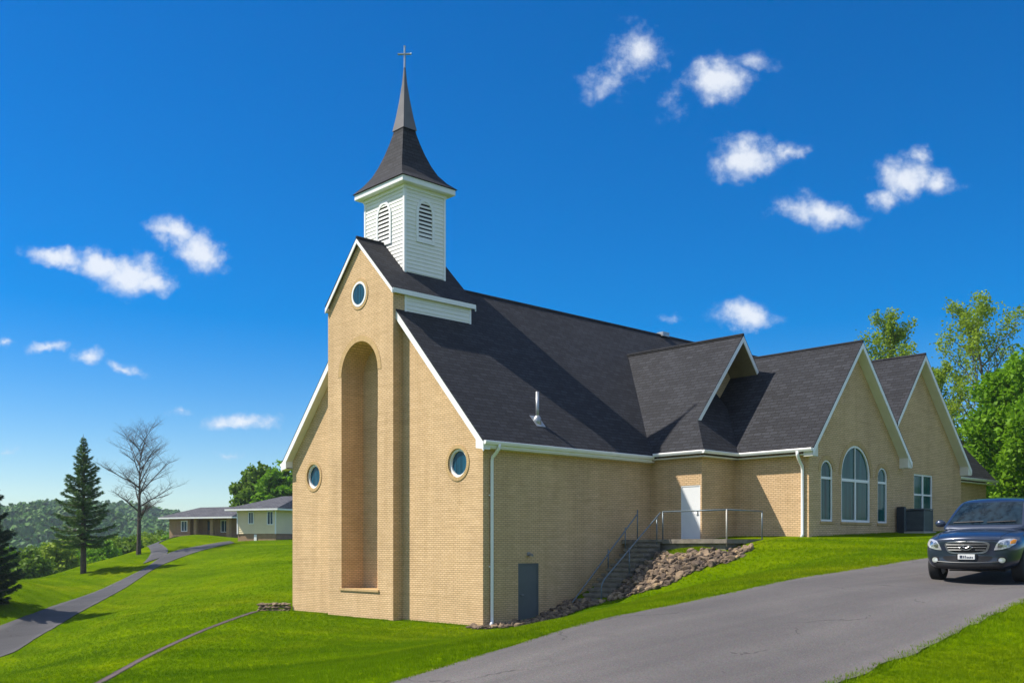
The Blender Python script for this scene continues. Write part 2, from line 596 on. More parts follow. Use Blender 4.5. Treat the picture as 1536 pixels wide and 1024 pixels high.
def m_lawn(name, blade=False):
    m, t, b, out = new_mat(name)
    pos = t.add('ShaderNodeNewGeometry').outputs['Position']
    big = t.noise(pos, .12, 4, .6)
    mow = t.noise(t.add('ShaderNodeMapping', Vector=pos, Rotation=(0, 0, R(-38)), Scale=(.045, .8, .3)).outputs[0], 1.0, 4, .6)
    mid = t.noise(pos, 1.7, 5, .65)
    fine = t.noise(pos, 34, 3, .6)
    col = t.ramp(big, [(.28, (.066, .128, .001)), (.5, (.092, .160, .001)), (.75, (.135, .182, .003))])
    col = t.mix(1.0, col, t.ramp(mow, [(.3, (.62, .72, .7)), (.72, (1.3, 1.2, 1.1))]), 'MULTIPLY')
    col = t.mix(1.0, col, t.ramp(mid, [(.3, (.8, .82, .85)), (.72, (1.2, 1.14, 1.1))]), 'MULTIPLY')
    dry = t.ramp(t.noise(t.add('ShaderNodeMapping', Vector=pos, Scale=(.5, .16, .3), Rotation=(0, 0, R(20))).outputs[0], 1.0, 5, .7), [(.66, (0, 0, 0)), (.78, (.55, .55, .55))])
    col = t.mix(dry, col, (.26, .24, .055))
    if blade:
        col = t.mix(1.0, col, t.ramp(fine, [(.3, (1.4, 1.5, 1.0)), (.7, (2.2, 2.1, 1.4))]), 'MULTIPLY')
    else:
        col = t.mix(1.0, col, t.ramp(fine, [(.3, (.62, .66, .6)), (.7, (1.28, 1.22, 1.2))]), 'MULTIPLY')
    t.put(b.inputs['Base Color'], col)
    b.inputs['Roughness'].default_value = .7
    b.inputs['Specular IOR Level'].default_value = .0 if not blade else .08
    if not blade:
        t.put(b.inputs['Normal'], t.add('ShaderNodeBump', Strength=.55, Distance=.05, Height=t.noise(pos, 26, 4, .7)).outputs[0])
    else:
        tr = t.add('ShaderNodeBsdfTranslucent', Color=col)
        mx = t.add('ShaderNodeMixShader', i0=.35, i1=b.outputs[0], i2=tr.outputs[0])
        t.l.new(mx.outputs[0], out.inputs[0])
    return m


def m_leaf(name, c1, c2, scale=1.2, trans=.35, far=False):
    m, t, b, out = new_mat(name)
    pos = t.add('ShaderNodeTexCoord').outputs['Object']
    f = t.math('ADD', t.math('MULTIPLY', t.noise(pos, scale, 3), .6), t.math('MULTIPLY', t.noise(pos, scale * 9, 2), .4))
    col = t.ramp(f, [(.35, c1), (.65, c2)])
    t.put(b.inputs['Base Color'], col)
    b.inputs['Roughness'].default_value = .6
    b.inputs['Specular IOR Level'].default_value = .2
    tr = t.add('ShaderNodeBsdfTranslucent', Color=col)
    mx = t.add('ShaderNodeMixShader', i0=trans, i1=b.outputs[0], i2=tr.outputs[0])
    t.l.new(mx.outputs[0], out.inputs[0])
    return m


def m_asphalt(name, base=(.128, .119, .116), warm=1.0):
    m, t, b, out = new_mat(name)
    pos = t.add('ShaderNodeNewGeometry').outputs['Position']
    big = t.noise(pos, .25, 5, .6)
    trk = t.noise(t.add('ShaderNodeMapping', Vector=pos, Rotation=(0, 0, R(5)), Scale=(1.3, .06, .3)).outputs[0], 1.0, 3)
    fine = t.noise(pos, 55, 4, .75)
    vor = t.add('ShaderNodeTexVoronoi', Vector=pos, Scale=70.0).outputs['Color']
    col = t.mix(1.0, (*base, 1), t.ramp(big, [(.3, (.82, .82, .83)), (.7, (1.14, 1.13, 1.12))]), 'MULTIPLY')
    col = t.mix(1.0, col, t.ramp(trk, [(.35, (.86, .86, .87)), (.65, (1.1, 1.1, 1.09))]), 'MULTIPLY')
    col = t.mix(1.0, col, t.ramp(fine, [(.32, (.55, .55, .55)), (.68, (1.45, 1.45, 1.45))]), 'MULTIPLY')
    col = t.mix(.25, col, t.mix(1.0, col, vor, 'MULTIPLY'))
    wp = t.n.new('ShaderNodeVectorMath')
    wp.operation = 'MULTIPLY_ADD'
    t.l.new(t.noise(pos, 1.4, 3, .6, col=True), wp.inputs[0])
    wp.inputs[1].default_value = (.9, .9, 0)
    t.l.new(pos, wp.inputs[2])
    ck_ = t.add('ShaderNodeTexVoronoi', {'feature': 'DISTANCE_TO_EDGE'}, Vector=wp.outputs[0], Scale=.34).outputs['Distance']
    thin = t.math('MULTIPLY', t.math('LESS_THAN', ck_, .006), t.math('GREATER_THAN', t.noise(pos, .5, 2), .50))
    col = t.mix(t.math('MULTIPLY', thin, .55), col, (.03, .028, .027, 1))
    spot = t.math('GREATER_THAN', t.noise(pos, 1.15, 3, .6), .70)
    col = t.mix(t.math('MULTIPLY', spot, .18), col, (.05, .048, .046, 1))
    t.put(b.inputs['Base Color'], col)
    b.inputs['Roughness'].default_value = .85
    b.inputs['Specular IOR Level'].default_value = .3
    t.put(b.inputs['Normal'], t.add('ShaderNodeBump', Strength=.6, Distance=.012, Height=fine).outputs[0])
    return m


def m_stone(name, a=(.08, .058, .044), c=(.33, .235, .15)):
    m, t, b, out = new_mat(name)
    pos = t.add('ShaderNodeTexCoord').outputs['Object']
    oi = t.add('ShaderNodeObjectInfo').outputs['Random']
    gp = t.add('ShaderNodeNewGeometry').outputs['Position']
    f = t.math('ADD', t.math('MULTIPLY', t.noise(gp, 4.5, 1), .55), t.math('MULTIPLY', t.noise(pos, 9, 5), .3))
    f = t.math('ADD', f, t.math('MULTIPLY', t.math('SUBTRACT', oi, .3), .34))
    col = t.ramp(f, [(.3, a), (.5, tuple(.5 * (x + y) for x, y in zip(a, c))), (.68, c), (.78, (.42, .29, .13))])
    t.put(b.inputs['Base Color'], col)
    b.inputs['Roughness'].default_value = .9
    t.put(b.inputs['Normal'], t.add('ShaderNodeBump', Strength=.8, Distance=.03, Height=t.noise(pos, 22, 5, .7)).outputs[0])
    return m


def m_glass(name, base=(.012, .078, .074), rough=.08, wob=.06):
    m, t, b, out = new_mat(name)
    pos = t.add('ShaderNodeTexCoord').outputs['Object']
    fold = t.noise(t.add('ShaderNodeMapping', Vector=pos, Scale=(9, 9, .25)).outputs[0], 1.0, 2)
    t.put(b.inputs['Base Color'], t.ramp(fold, [(.35, tuple(c * .55 for c in base)), (.65, tuple(c * 1.5 for c in base))]))
    b.inputs['Roughness'].default_value = rough
    b.inputs['Specular IOR Level'].default_value = .22
    t.put(b.inputs['Normal'], t.add('ShaderNodeBump', Strength=wob, Distance=.02, Height=t.noise(pos, 1.8, 2)).outputs[0])
    return m


M_BRICK = m_brick('buff_brick')
M_BRICKU = m_brick('buff_brick_surround', True, bw=.075, rh=.5, c1=(.60, .42, .21), c2=(.53, .36, .17))
M_SHING = m_shingle('charcoal_shingle')
M_WHITE = simple('white_paint', (.80, .80, .78), .45, var=.05, vscale=2.0)
M_TRIM = simple('white_aluminium_trim', (.82, .83, .84), .35, var=.04, vscale=2.0)
M_SIDING = simple('white_vinyl_siding', (.80, .80, .77), .5, var=.05, vscale=1.2)
M_SPIRE = simple('grey_spire_metal', (.12, .115, .115), .45, .4, var=.15, vscale=1.5)
M_GALV = simple('galvanised_steel', (.36, .38, .40), .4, .7, var=.15, vscale=6)
M_RAIL = simple('grey_blue_rail_paint', (.13, .17, .20), .4, .3, var=.15, vscale=8)
M_RAILW = simple('pale_rail_paint', (.50, .48, .44), .5, .1, var=.12, vscale=8)
M_DARK = simple('dark_void', (.012, .012, .013), .9, var=.1)
M_DOORW = simple('white_steel_door', (.74, .76, .78), .4, var=.03)
M_DOORG = simple('grey_steel_door', (.115, .135, .145), .45, var=.06)
M_CONC = simple('weathered_shaded_concrete', (.19, .17, .14), .9, var=.3, vscale=4, bump=.4)  # weathered, with the deep shade of the stairs also put into the base
M_SOFFIT = simple('cream_soffit', (.74, .72, .66), .6, var=.04)
M_GLASS = m_glass('tinted_glass')
M_GLASSB = m_glass('blue_round_glass', (.008, .06, .105), .05)
M_LAWN = m_lawn('lawn')
M_BLADE = m_lawn('grass_blade', True)
M_ASPH = m_asphalt('driveway_asphalt')
M_ASPH2 = m_asphalt('lane_asphalt', (.074, .073, .078))
M_PATHM = m_asphalt('footpath_tarmac', (.115, .085, .085))
M_STONE = m_stone('riprap_stone')
M_SOIL = simple('stony_soil', (.085, .065, .045), .95, var=.4, vscale=9, bump=.9, bscale=14)
M_BARK = simple('brown_bark', (.085, .062, .045), .9, var=.35, vscale=6, bump=.7, bscale=24)
M_BARKG = simple('grey_bark', (.13, .11, .095), .9, var=.3, vscale=6, bump=.6, bscale=24)

# ------------------------------------------------------------------ ground sheet
ANG = 520
rings = np.concatenate([[0.4], np.exp(np.linspace(math.log(1.5), math.log(2600), 620))])
th = np.linspace(0, 2 * math.pi, ANG, endpoint=False)
gx = EYE.x + np.outer(rings, np.cos(th)).ravel()
gy = EYE.y + np.outer(rings, np.sin(th)).ravel()
GP = np.stack([gx, gy], 1)
gz = ground_np(GP)
V = np.column_stack([GP, gz])
i0 = np.arange(len(rings) - 1)[:, None] * ANG
j0 = np.arange(ANG)[None]
F = np.stack([i0 + j0, i0 + ANG + j0, i0 + ANG + (j0 + 1) % ANG, i0 + (j0 + 1) % ANG], -1).reshape(-1, 4)
F = np.concatenate([F, np.array([[k, k + 1, k + 2, k + 2] for k in range(0)], int).reshape(-1, 4)])
lawn = kind(mesh_np('ground', V, F, M_LAWN, smooth=True), 'structure')


def resample(pts, n):
    pts = [Vector(p) for p in pts]
    # Catmull-Rom through the surveyed points
    dense = []
    for k in range(len(pts) - 1):
        p0, p1, p2, p3 = pts[max(k - 1, 0)], pts[k], pts[k + 1], pts[min(k + 2, len(pts) - 1)]
        for s in range(12):
            t_ = s / 12
            dense.append(.5 * ((2 * p1) + (p2 - p0) * t_ + (2 * p0 - 5 * p1 + 4 * p2 - p3) * t_ * t_ + (3 * p1 - p0 - 3 * p2 + p3) * t_ ** 3))
    dense.append(pts[-1])
    L = [0]
    for a, b in zip(dense, dense[1:]):
        L.append(L[-1] + (b - a).length)
    out = []
    k = 0
    for i in range(n):
        s = L[-1] * i / (n - 1)
        while k < len(L) - 2 and L[k + 1] < s:
            k += 1
        t_ = (s - L[k]) / max(1e-9, L[k + 1] - L[k])
        out.append(dense[k].lerp(dense[k + 1], t_))
    return out


def strip(name, A_, B_, n, m_, mat, lift=.03, wob=.05):
    a = resample(A_, n)
    b = resample(B_, n)
    P = []
    for i in range(n):
        for j in range(m_):
            t_ = j / (m_ - 1)
            q = a[i].lerp(b[i], t_)
            if j in (0, m_ - 1):
                q = q + (a[i] - b[i]).normalized() * (noise.noise(Vector((i * .35, j, 3.1))) * wob + noise.noise(Vector((i * 1.3, j, 7.1))) * wob * .6)
            P.append((q.x, q.y))
    P = np.array(P)
    z = ground_np(P) + lift
    top = np.column_stack([P, z])
    low = top - np.array([0, 0, lift + .12])
    Vv = np.concatenate([top, low])
    F_ = []
    N = n * m_
    for i in range(n - 1):
        for j in range(m_ - 1):
            k = i * m_ + j
            F_.append((k, k + 1, k + m_ + 1, k + m_))
        for j, s in ((0, 1), (m_ - 1, -1)):
            k = i * m_ + j
            F_.append((k, k + m_, k + m_ + N, k + N))
    o = mesh_np(name, Vv, np.array(F_), mat, smooth=True)
    poly = [tuple(P[i * m_]) for i in range(n)] + [tuple(P[i * m_ + m_ - 1]) for i in reversed(range(n))]
    return kind(o, 'structure'), poly


def widen(E, G, d):
    out = []
    for k, (x, z, _) in enumerate(E):
        v = Vector((x - G[k][0], z - G[k][1])).normalized() * d
        out.append((*plan(x + v.x, z + v.y),))
    return out


M_VERGE = simple('verge_soil', (.15, .105, .05), .95, var=.45, vscale=5, bump=.6, bscale=20)
strip('verge', widen(U_EDGE, L_EDGE, .11), widen(L_EDGE, U_EDGE, -.06), 300, 8, M_VERGE, .012, .10)
drive, DRIVE_POLY = strip('driveway', [(*plan(x, z),) for x, z, _ in U_EDGE], [(*plan(x, z),) for x, z, _ in L_EDGE], 260, 16, M_ASPH, .024, .10)
lane_L = [(-260, 51), (-120, 54.2), (0, 58.2), (90, 66.2), (170, 77.2), (216, 84.5), (240, 90.5), (264, 94.5), (301, 97), (345, 99.8)]
lane_R = [(-260, 46), (-120, 48.5), (0, 51.5), (60, 57), (130, 65), (190, 75), (232, 84), (268, 89.5), (305, 93.5), (352, 96.5)]
lane, LANE_POLY = strip('road', [tuple(site(*p)) for p in lane_L], [tuple(site(*p)) for p in lane_R], 160, 8, M_ASPH2, .04, .10)
spur, SPUR_POLY = strip('side_road', [tuple(site(*p)) for p in [(215, 87.5), (226, 94), (224, 100), (222, 106), (236, 112), (262, 117)]],
                        [tuple(site(*p)) for p in [(248, 91.5), (252, 95), (244, 100), (238, 104), (248, 108), (268, 114)]], 60, 6, M_ASPH2, .05, .08)
path_c = [(60, 23), (150, 27.2), (220, 31.2), (300, 36.4), (350, 40.3), (384, 43.2)]
path_a = [Vector(site(p, z)) + Vector((.0, .22)) for p, z in path_c]
path_b = [Vector(site(p, z)) - Vector((.0, .24)) for p, z in path_c]
path, PATH_POLY = strip('footpath', [tuple(p) for p in path_a], [tuple(p) for p in path_b], 120, 4, M_PATHM, .02, .05)

# ================================================================== CHURCH
church = thing('church', 'buff brick church with white louvred steeple, dark spire and charcoal gabled roofs', 'church', (0, 0, 0))
P_ = church


def onX(X0):
    return lambda u, v, d=0.0: (X0 + d, u, v)


def onY(Y0):
    return lambda u, v, d=0.0: (u, Y0 - d, v)


# ---- nave walls
SL = 1.067
holes = [arch(-6.62, 2.6, .9, 9.28, 20), circle(-10.55, 5.58, .50, 36), circle(-1.33, 5.58, .50, 36)]
MB().wall([(-12.2, -1.5), (0, -1.5), (0, 6.37), (-6.1, 6.37 + 6.1 * SL), (-12.2, 6.37)], holes, onY(0), .16).build('gable_wall', M_BRICK, P_)
nw = MB()
dY0, dY1 = 1.62, 2.62
nw.wall([(0, -1.5), (31, -1.5), (31, 6.37), (0, 6.37)], [[(dY0, -.05), (dY1, -.05), (dY1, 2.12), (dY0, 2.12)]], onX(0), .12)
nw.poly([(-12.2, 0, -1.5), (-12.2, 31, -1.5), (-12.2, 31, 6.37), (-12.2, 0, 6.37)])
nw.poly([(-12.2, 31, -1.5), (0, 31, -1.5), (0, 31, 6.37), (-6.1, 31, 6.37 + 6.1 * SL), (-12.2, 31, 6.37)])
nw.build('nave_wall', M_BRICK, P_)


def round_window(cx, cz_, y0, r):
    rw = MB().ring(circle(cx, cz_, r + .13, 36), circle(cx, cz_, r + .0, 36), onY(y0), -.02, .022, radial=2 * math.pi * (r + .1) / 36).build('round_window', M_BRICKU, P_)
    MB().ring(circle(cx, cz_, r + .01, 36), circle(cx, cz_, r - .085, 36), onY(y0), -.15, -.06).build('frame', M_TRIM, rw, smooth=False)
    MB().prism(circle(cx, cz_, r - .07, 36), onY(y0), -.15, -.125).build('pane', M_GLASSB, rw)
    return rw


round_window(-10.55, 5.58, 0, .50)
round_window(-1.33, 5.58, 0, .50)

# ---- nave roof
RT = 6.62


def ztop(X):
    return RT + SL * (6.1 - abs(X + 6.1)) if True else 0


rf = MB()
Y0r, Y1r = -.32, 31.35
rf.slab([(.38, Y0r, RT - .38 * SL), (.38, Y1r, RT - .38 * SL), (-6.1, Y1r, RT + 6.1 * SL), (-6.1, Y0r, RT + 6.1 * SL)], (0, 1, 0), .12)
rf.slab([(-12.58, Y1r, RT - .38 * SL), (-12.58, Y0r, RT - .38 * SL), (-6.1, Y0r, RT + 6.1 * SL), (-6.1, Y1r, RT + 6.1 * SL)], (0, 1, 0), .12)
nroof = rf.build('nave_roof', M_SHING, P_)
MB().tube([(-6.1, Y0r, RT + 6.1 * SL - .01), (-6.1, Y1r, RT + 6.1 * SL - .01)], .07, 6).build('ridge_cap', M_SHING, nroof)


def rake(name, a, b, out, depth, thick, mat=M_TRIM, parent=P_):
    """board along a sloping roof edge from a (low) to b (high); out = horizontal outward direction"""
    a, b, o = Vector(a), Vector(b), Vector(out)
    dn = Vector((0, 0, -depth))
    m = MB()
    m.hull([a, b, b + dn, a + dn], [a - o * thick, b - o * thick, b + dn - o * thick, a + dn - o * thick])
    return m.build(name, mat, parent)


ap = (-6.1, Y0r - .004, RT + 6.1 * SL - .06)
rake('rake_board', (.38, Y0r - .004, RT - .38 * SL - .06), ap, (0, -1, 0), .30, .04)
rake('rake_board', (-12.58, Y0r - .004, RT - .38 * SL - .06), ap, (0, -1, 0), .30, .04)
# boxed eave returns and soffits
so = MB()
so.box(-12.5, -12.2, Y0r + .045, 31, 5.97, 6.02)
for sgn in (1, -1):
    xa = .33 if sgn > 0 else -12.53
    a = Vector((xa, Y0r + .04, RT - .33 * SL - .33))
    b = Vector((-6.1, Y0r + .04, RT + 6.1 * SL - .36))
    so.hull([a, b, b + Vector((0, .28, 0)), a + Vector((0, .28, 0))], [p + Vector((0, 0, .03)) for p in (a, b, b + Vector((0, .28, 0)), a + Vector((0, .28, 0)))])
so.build('soffit', M_SOFFIT, P_)
MB().hull([(-12.6, Y0r - .006, 6.2), (-12.2, Y0r - .006, 6.45), (-12.2, Y0r - .006, 5.98), (-12.6, Y0r - .006, 5.92)],
          [(-12.6, .02, 6.2), (-12.2, .02, 6.45), (-12.2, .02, 5.98), (-12.6, .02, 5.92)]).build('eave_return', M_TRIM, P_)
MB().hull([(.36, Y0r - .006, 6.12), (.0, Y0r - .006, 6.4), (.0, Y0r - .006, 5.98), (.36, Y0r - .006, 5.92)],
          [(.36, -.002, 6.12), (.0, -.002, 6.4), (.0, -.002, 5.98), (.36, -.002, 5.92)]).build('eave_return', M_TRIM, P_)


def gutter(p0, p1, out, parent=P_):
    p0, p1, o = Vector(p0), Vector(p1), Vector(out)
    prof = [(0, .12), (.115, .12), (.125, .10), (.115, .06), (.085, 0), (0, 0)]
    inn = [(d * .88 + .004, z * .9 + .02) for d, z in prof]
    m = MB()
    A_ = [p0 + o * d + Vector((0, 0, z)) for d, z in prof]
    B_ = [p1 + o * d + Vector((0, 0, z)) for d, z in prof]
    m.hull(A_, B_)
    return m.build('gutter', M_TRIM, parent)


EZ = RT - .38 * SL - .13
gutter((.385, -.31, EZ - .0), (.385, 8.43, EZ - .0), (1, 0, 0))
gutter((-12.585, -.31, EZ), (-12.585, 31, EZ), (-1, 0, 0))
MB().box(.0, .36, .0, 8.6, EZ - .12, EZ - .07).build('soffit', M_SOFFIT, P_)
MB().box(.345, .384, -.3, 8.43, EZ - .07, EZ + .14).build('fascia', M_TRIM, P_)

# downspouts
ds = MB()
ds.tube([(.44, .33, EZ + .03), (.44, .33, EZ - .10), (.30, .33, EZ - .24), (.11, .33, EZ - .38), (.08, .33, EZ - .5), (.08, .33, .30), (.10, .31, .16), (.28, .12, .08)], .058, 8)
for z in (4.4, 2.0):
    ds.box(0, .05, .25, .41, z, z + .04)
ds.build('downspout', M_TRIM, P_, smooth=True)

# ---- tower
TX0, TX1, TF = -8.78, -4.46, -.44
TC = .5 * (TX0 + TX1)
TEZ, TAP = 12.12, 14.42
TSL = (TAP - TEZ) / (TX1 + .13 - TC)
tw = MB()
rec = arch(TC, 2.42, 1.08, 9.28, 24)
rw_ = circle(TC, 12.28, .53, 36)
tw_top = TEZ + .08 * TSL - .12
tw.wall([(TX0, -1.5), (TX1, -1.5), (TX1, tw_top), (TC, TAP - .12), (TX0, tw_top)], [rec], onY(TF), 1.02)
tw.poly([(u, TF + 1.02, v) for u, v in rec])
for X in (TX0, TX1):
    tw.poly([(X, TF, -1.5), (X, .1, -1.5), (X, .1, tw_top), (X, TF, tw_top)])
tower = tw.build('tower_wall', M_BRICK, P_)
# brick archivolt, sill of the recess
ot = [(TC + 1.43 * math.cos(math.pi * k / 28), 9.28 + 1.43 * math.sin(math.pi * k / 28)) for k in range(29)]
it = [(TC + 1.21 * math.cos(math.pi * k / 28), 9.28 + 1.21 * math.sin(math.pi * k / 28)) for k in range(29)]
av = MB()
for k in range(28):
    du = math.pi * 1.3 / 28
    av.poly([onY(TF)(*ot[k], .012), onY(TF)(*ot[k + 1], .012), onY(TF)(*it[k + 1], .012), onY(TF)(*it[k], .012)], [(k * du, 0), ((k + 1) * du, 0), ((k + 1) * du, .2), (k * du, .2)])
    av.poly([onY(TF)(*ot[k], 0), onY(TF)(*ot[k + 1], 0), onY(TF)(*ot[k + 1], .012), onY(TF)(*ot[k], .012)])
    av.poly([onY(TF)(*it[k], 0), onY(TF)(*it[k + 1], 0), onY(TF)(*it[k + 1], .012), onY(TF)(*it[k], .012)])
av.build('arch_surround', M_BRICKU, tower)
MB().box(TC - 1.3, TC + 1.3, TF - .05, TF + 1.01, 1.0, 1.085).build('recess_sill', M_BRICKU, tower)
rwT = MB().ring(circle(TC, 12.28, .59, 36), circle(TC, 12.28, .47, 36), onY(TF), -.01, .022, radial=.1).build('round_window', M_BRICKU, P_)
MB().ring(circle(TC, 12.28, .475, 36), circle(TC, 12.28, .395, 36), onY(TF), .004, .03).build('frame', M_TRIM, rwT)
MB().prism(circle(TC, 12.28, .40, 36), onY(TF), .003, .008).build('pane', M_GLASSB, rwT)
# roof of the tower
tr_ = MB()
ty0, ty1 = TF - .13, 3.45
xe = TX1 + .13
xw = TX0 - .02
tr_.slab([(xe, ty0, TEZ), (xe, ty1, TEZ), (TC, ty1, TAP), (TC, ty0, TAP)], (0, 1, 0), .1)
tr_.slab([(xw, ty1, TEZ + .06), (xw, ty0, TEZ + .06), (TC, ty0, TAP), (TC, ty1, TAP)], (0, 1, 0), .1)
troof = tr_.build('tower_roof', M_SHING, P_)
MB().tube([(TC, ty0, TAP), (TC, ty1, TAP)], .06, 6).build('ridge_cap', M_SHING, troof)
for xx in (xe, xw):
    rake('rake_board', (xx, ty0 - .004, TEZ - .05), (TC, ty0 - .004, TAP - .05), (0, -1, 0), .17, .035, parent=troof)
    rake('rake_board', (xx, ty1 + .004, TEZ - .05), (TC, ty1 + .004, TAP - .05), (0, 1, 0), .22, .035, parent=troof)
    s_ = 1 if xx == xe else -1
    MB().box(min(xx - .02 * s_, xx + .03 * s_), max(xx - .02 * s_, xx + .03 * s_), ty0 + .03, ty1 - .03, TEZ - .19, TEZ - .02).build('fascia', M_TRIM, troof)
    MB().box(min(xx, xx - .12 * s_), max(xx, xx - .12 * s_), ty0 + .035, ty1 - .035, TEZ - .17, TEZ - .14).build('soffit', M_SOFFIT, troof)


def siding(m, a, b, z0, z1, course=.155, lip=.022):
    """lap boards on a vertical face between plan points a and b (outside on the right of a->b)"""
    a, b = Vector((*a, 0)), Vector((*b, 0))
    d = (b - a).normalized()
    o = Vector((d.y, -d.x, 0))
    z = z0
    while z < z1 - 1e-6:
        zt = min(z + course, z1)
        L = lambda p, off, zz: (p.x + o.x * off, p.y + o.y * off, zz)
        m.poly([L(a, lip, z), L(b, lip, z), L(b, .002, zt), L(a, .002, zt)])
        m.poly([L(a, lip, z), L(a, 0, z), L(b, 0, z), L(b, lip, z)])
        z = zt


cheek = MB()
siding(cheek, (TX1, .09), (TX1, 3.25), 9.9, TEZ - .1)
siding(cheek, (TX1, 3.25), (TX0, 3.25), 9.9, TEZ + 2.0) if False else None
siding(cheek, (TX0, 3.25), (TX0, .09), 9.9, TEZ - .1)
cheek.poly([(TX1, 3.25, 9.9), (TX0, 3.25, 9.9), (TX0, 3.25, TEZ), (TC, 3.25, TAP - .15), (TX1, 3.25, TEZ)])
ck = cheek.build('tower_siding', M_SIDING, P_)
for (a, b) in ((.07, .16), (3.2, 3.29)):
    MB().box(TX1 - .02, TX1 + .03, a, b, 10.9, TEZ - .14).build('corner_trim', M_TRIM, ck)

# ---- steeple: louvred white belfry
BX0, BX1, BY0, BY1 = TC - 1.29, TC + 1.29, .73, 2.68
BT = 16.42
bf = MB()
for a, b in (((BX0, BY0), (BX1, BY0)), ((BX1, BY0), (BX1, BY1)), ((BX1, BY1), (BX0, BY1)), ((BX0, BY1), (BX0, BY0))):
    siding(bf, a, b, 12.7, BT, .15)
belfry = bf.build('belfry', M_SIDING, P_)
for X in (BX0, BX1):
    for Y in (BY0, BY1):
        sx = .035 if X == BX1 else -.035
        sy = .035 if Y == BY1 else -.035
        MB().box(min(X + sx, X - sx * 2), max(X + sx, X - sx * 2), min(Y + sy, Y - sy * 2), max(Y + sy, Y - sy * 2), 12.6, BT).build('corner_trim', M_TRIM, belfry)


def louvre(to3, c, wd, z0, zs, rise):
    o = arch(c, wd + .22, z0 - .1, zs, 16, rise + .11)
    i = arch(c, wd, z0, zs, 16, rise)
    fr = MB().ring(o, i, to3, -.02, .055).build('louvre_window', M_TRIM, belfry)
    MB().prism(i, to3, -.01, .012).build('backing', M_DARK, fr)
    sl = MB()
    z = z0 + .02
    while z < zs + rise - .06:
        hw = wd / 2 if z < zs else wd / 2 * math.sqrt(max(0.02, 1 - ((z - zs) / rise) ** 2))
        a = [to3(c - hw, z, .045), to3(c + hw, z, .045), to3(c + hw, z + .075, .018), to3(c - hw, z + .075, .018)]
        b = [to3(c - hw, z - .014, .045), to3(c + hw, z - .014, .045), to3(c + hw, z + .061, .018), to3(c - hw, z + .061, .018)]
        sl.hull(a, b)
        z += .155
    sl.build('slat', M_SIDING, fr)


louvre(onY(BY0), TC, .74, 14.45, 15.45, .5)
louvre(onX(BX1), .5 * (BY0 + BY1), .66, 14.45, 15.45, .5)
louvre(lambda u, v, d=0: (BX0 - d, u, v), .5 * (BY0 + BY1), .66, 14.45, 15.45, .5)
louvre(lambda u, v, d=0: (u, BY1 + d, v), TC, .74, 14.45, 15.45, .5)
OV = .31
MB().box(BX0 - OV, BX1 + OV, BY0 - OV, BY1 + OV, BT, BT + .22).build('cornice', M_TRIM, belfry, bevel=.015)
MB().box(BX0 - .06, BX1 + .06, BY0 - .06, BY1 + .06, BT - .14, BT - .002).build('frieze', M_TRIM, belfry)
# flared shingle cap and metal spire
prof = [(0.0, 1.0), (.05, .965), (.28, .80), (.62, .625), (1.0, .50), (1.45, .385), (1.9, .29), (2.28, .222), (2.45, .20)]
cy_, hxE, hyE = .5 * (BY0 + BY1), 1.29 + OV + .06, .975 + OV + .06
capm = MB()
vlen = 0
for (h0, s0), (h1, s1) in zip(prof, prof[1:]):
    # blend from the oblong eave to a square top
    def half(s, h):
        q = (1 - s)
        return hxE * s * (1 - .10 * q), hyE * s * (1 + .12 * q)
    a0, b0 = half(s0, h0)
    a1, b1 = half(s1, h1)
    z0, z1 = BT + .222 + h0, BT + .222 + h1
    dv = math.hypot(h1 - h0, b0 - b1)
    c0 = [(TC - a0, cy_ - b0, z0), (TC + a0, cy_ - b0, z0), (TC + a0, cy_ + b0, z0), (TC - a0, cy_ + b0, z0)]
    c1 = [(TC - a1, cy_ - b1, z1), (TC + a1, cy_ - b1, z1), (TC + a1, cy_ + b1, z1), (TC - a1, cy_ + b1, z1)]
    for k in range(4):
        j = (k + 1) % 4
        e = (a0, b0, a0, b0)[k]
        e1 = (a1, b1, a1, b1)[k]
        capm.poly([c0[k], c0[j], c1[j], c1[k]], [(-e, vlen), (e, vlen), (e1, vlen + dv), (-e1, vlen + dv)])
    vlen += dv
cap = capm.build('steeple_cap', M_SHING, P_)
za = BT + .222 + 2.45
spm = MB()
lv = [(za - .03, .37, .33), (za + .5, .265, .24), (za + 1.2, .155, .145), (za + 1.9, .07, .07), (za + 2.5, .025, .025)]
for (z0, a0, b0), (z1, a1, b1) in zip(lv, lv[1:]):
    c0 = [(TC - a0, cy_ - b0, z0), (TC + a0, cy_ - b0, z0), (TC + a0, cy_ + b0, z0), (TC - a0, cy_ + b0, z0)]
    c1 = [(TC - a1, cy_ - b1, z1), (TC + a1, cy_ - b1, z1), (TC + a1, cy_ + b1, z1), (TC - a1, cy_ + b1, z1)]
    for k in range(4):
        j = (k + 1) % 4
        spm.poly([c0[k], c0[j], c1[j], c1[k]])
spm.poly(c1)
spire = spm.build('spire', M_SPIRE, P_)
zc = za + 2.48
cr = MB()
dx_, dy_ = .72, .69
cr.tube([(TC, cy_, zc), (TC, cy_, zc + .84)], [.042, .036], 8)
cr.tube([(TC - dx_ * .22, cy_ - dy_ * .22, zc + .54), (TC + dx_ * .22, cy_ + dy_ * .22, zc + .54)], .038, 8)
for s_ in (-1, 1):
    cr.tube([(TC + s_ * dx_ * .20, cy_ + s_ * dy_ * .20, zc + .54), (TC + s_ * dx_ * .27, cy_ + s_ * dy_ * .27, zc + .54)], [.03, .05], 8)
cr.tube([(TC, cy_, zc + .78), (TC, cy_, zc + .86)], [.03, .05], 8)
cr.build('cross', M_GALV, P_)

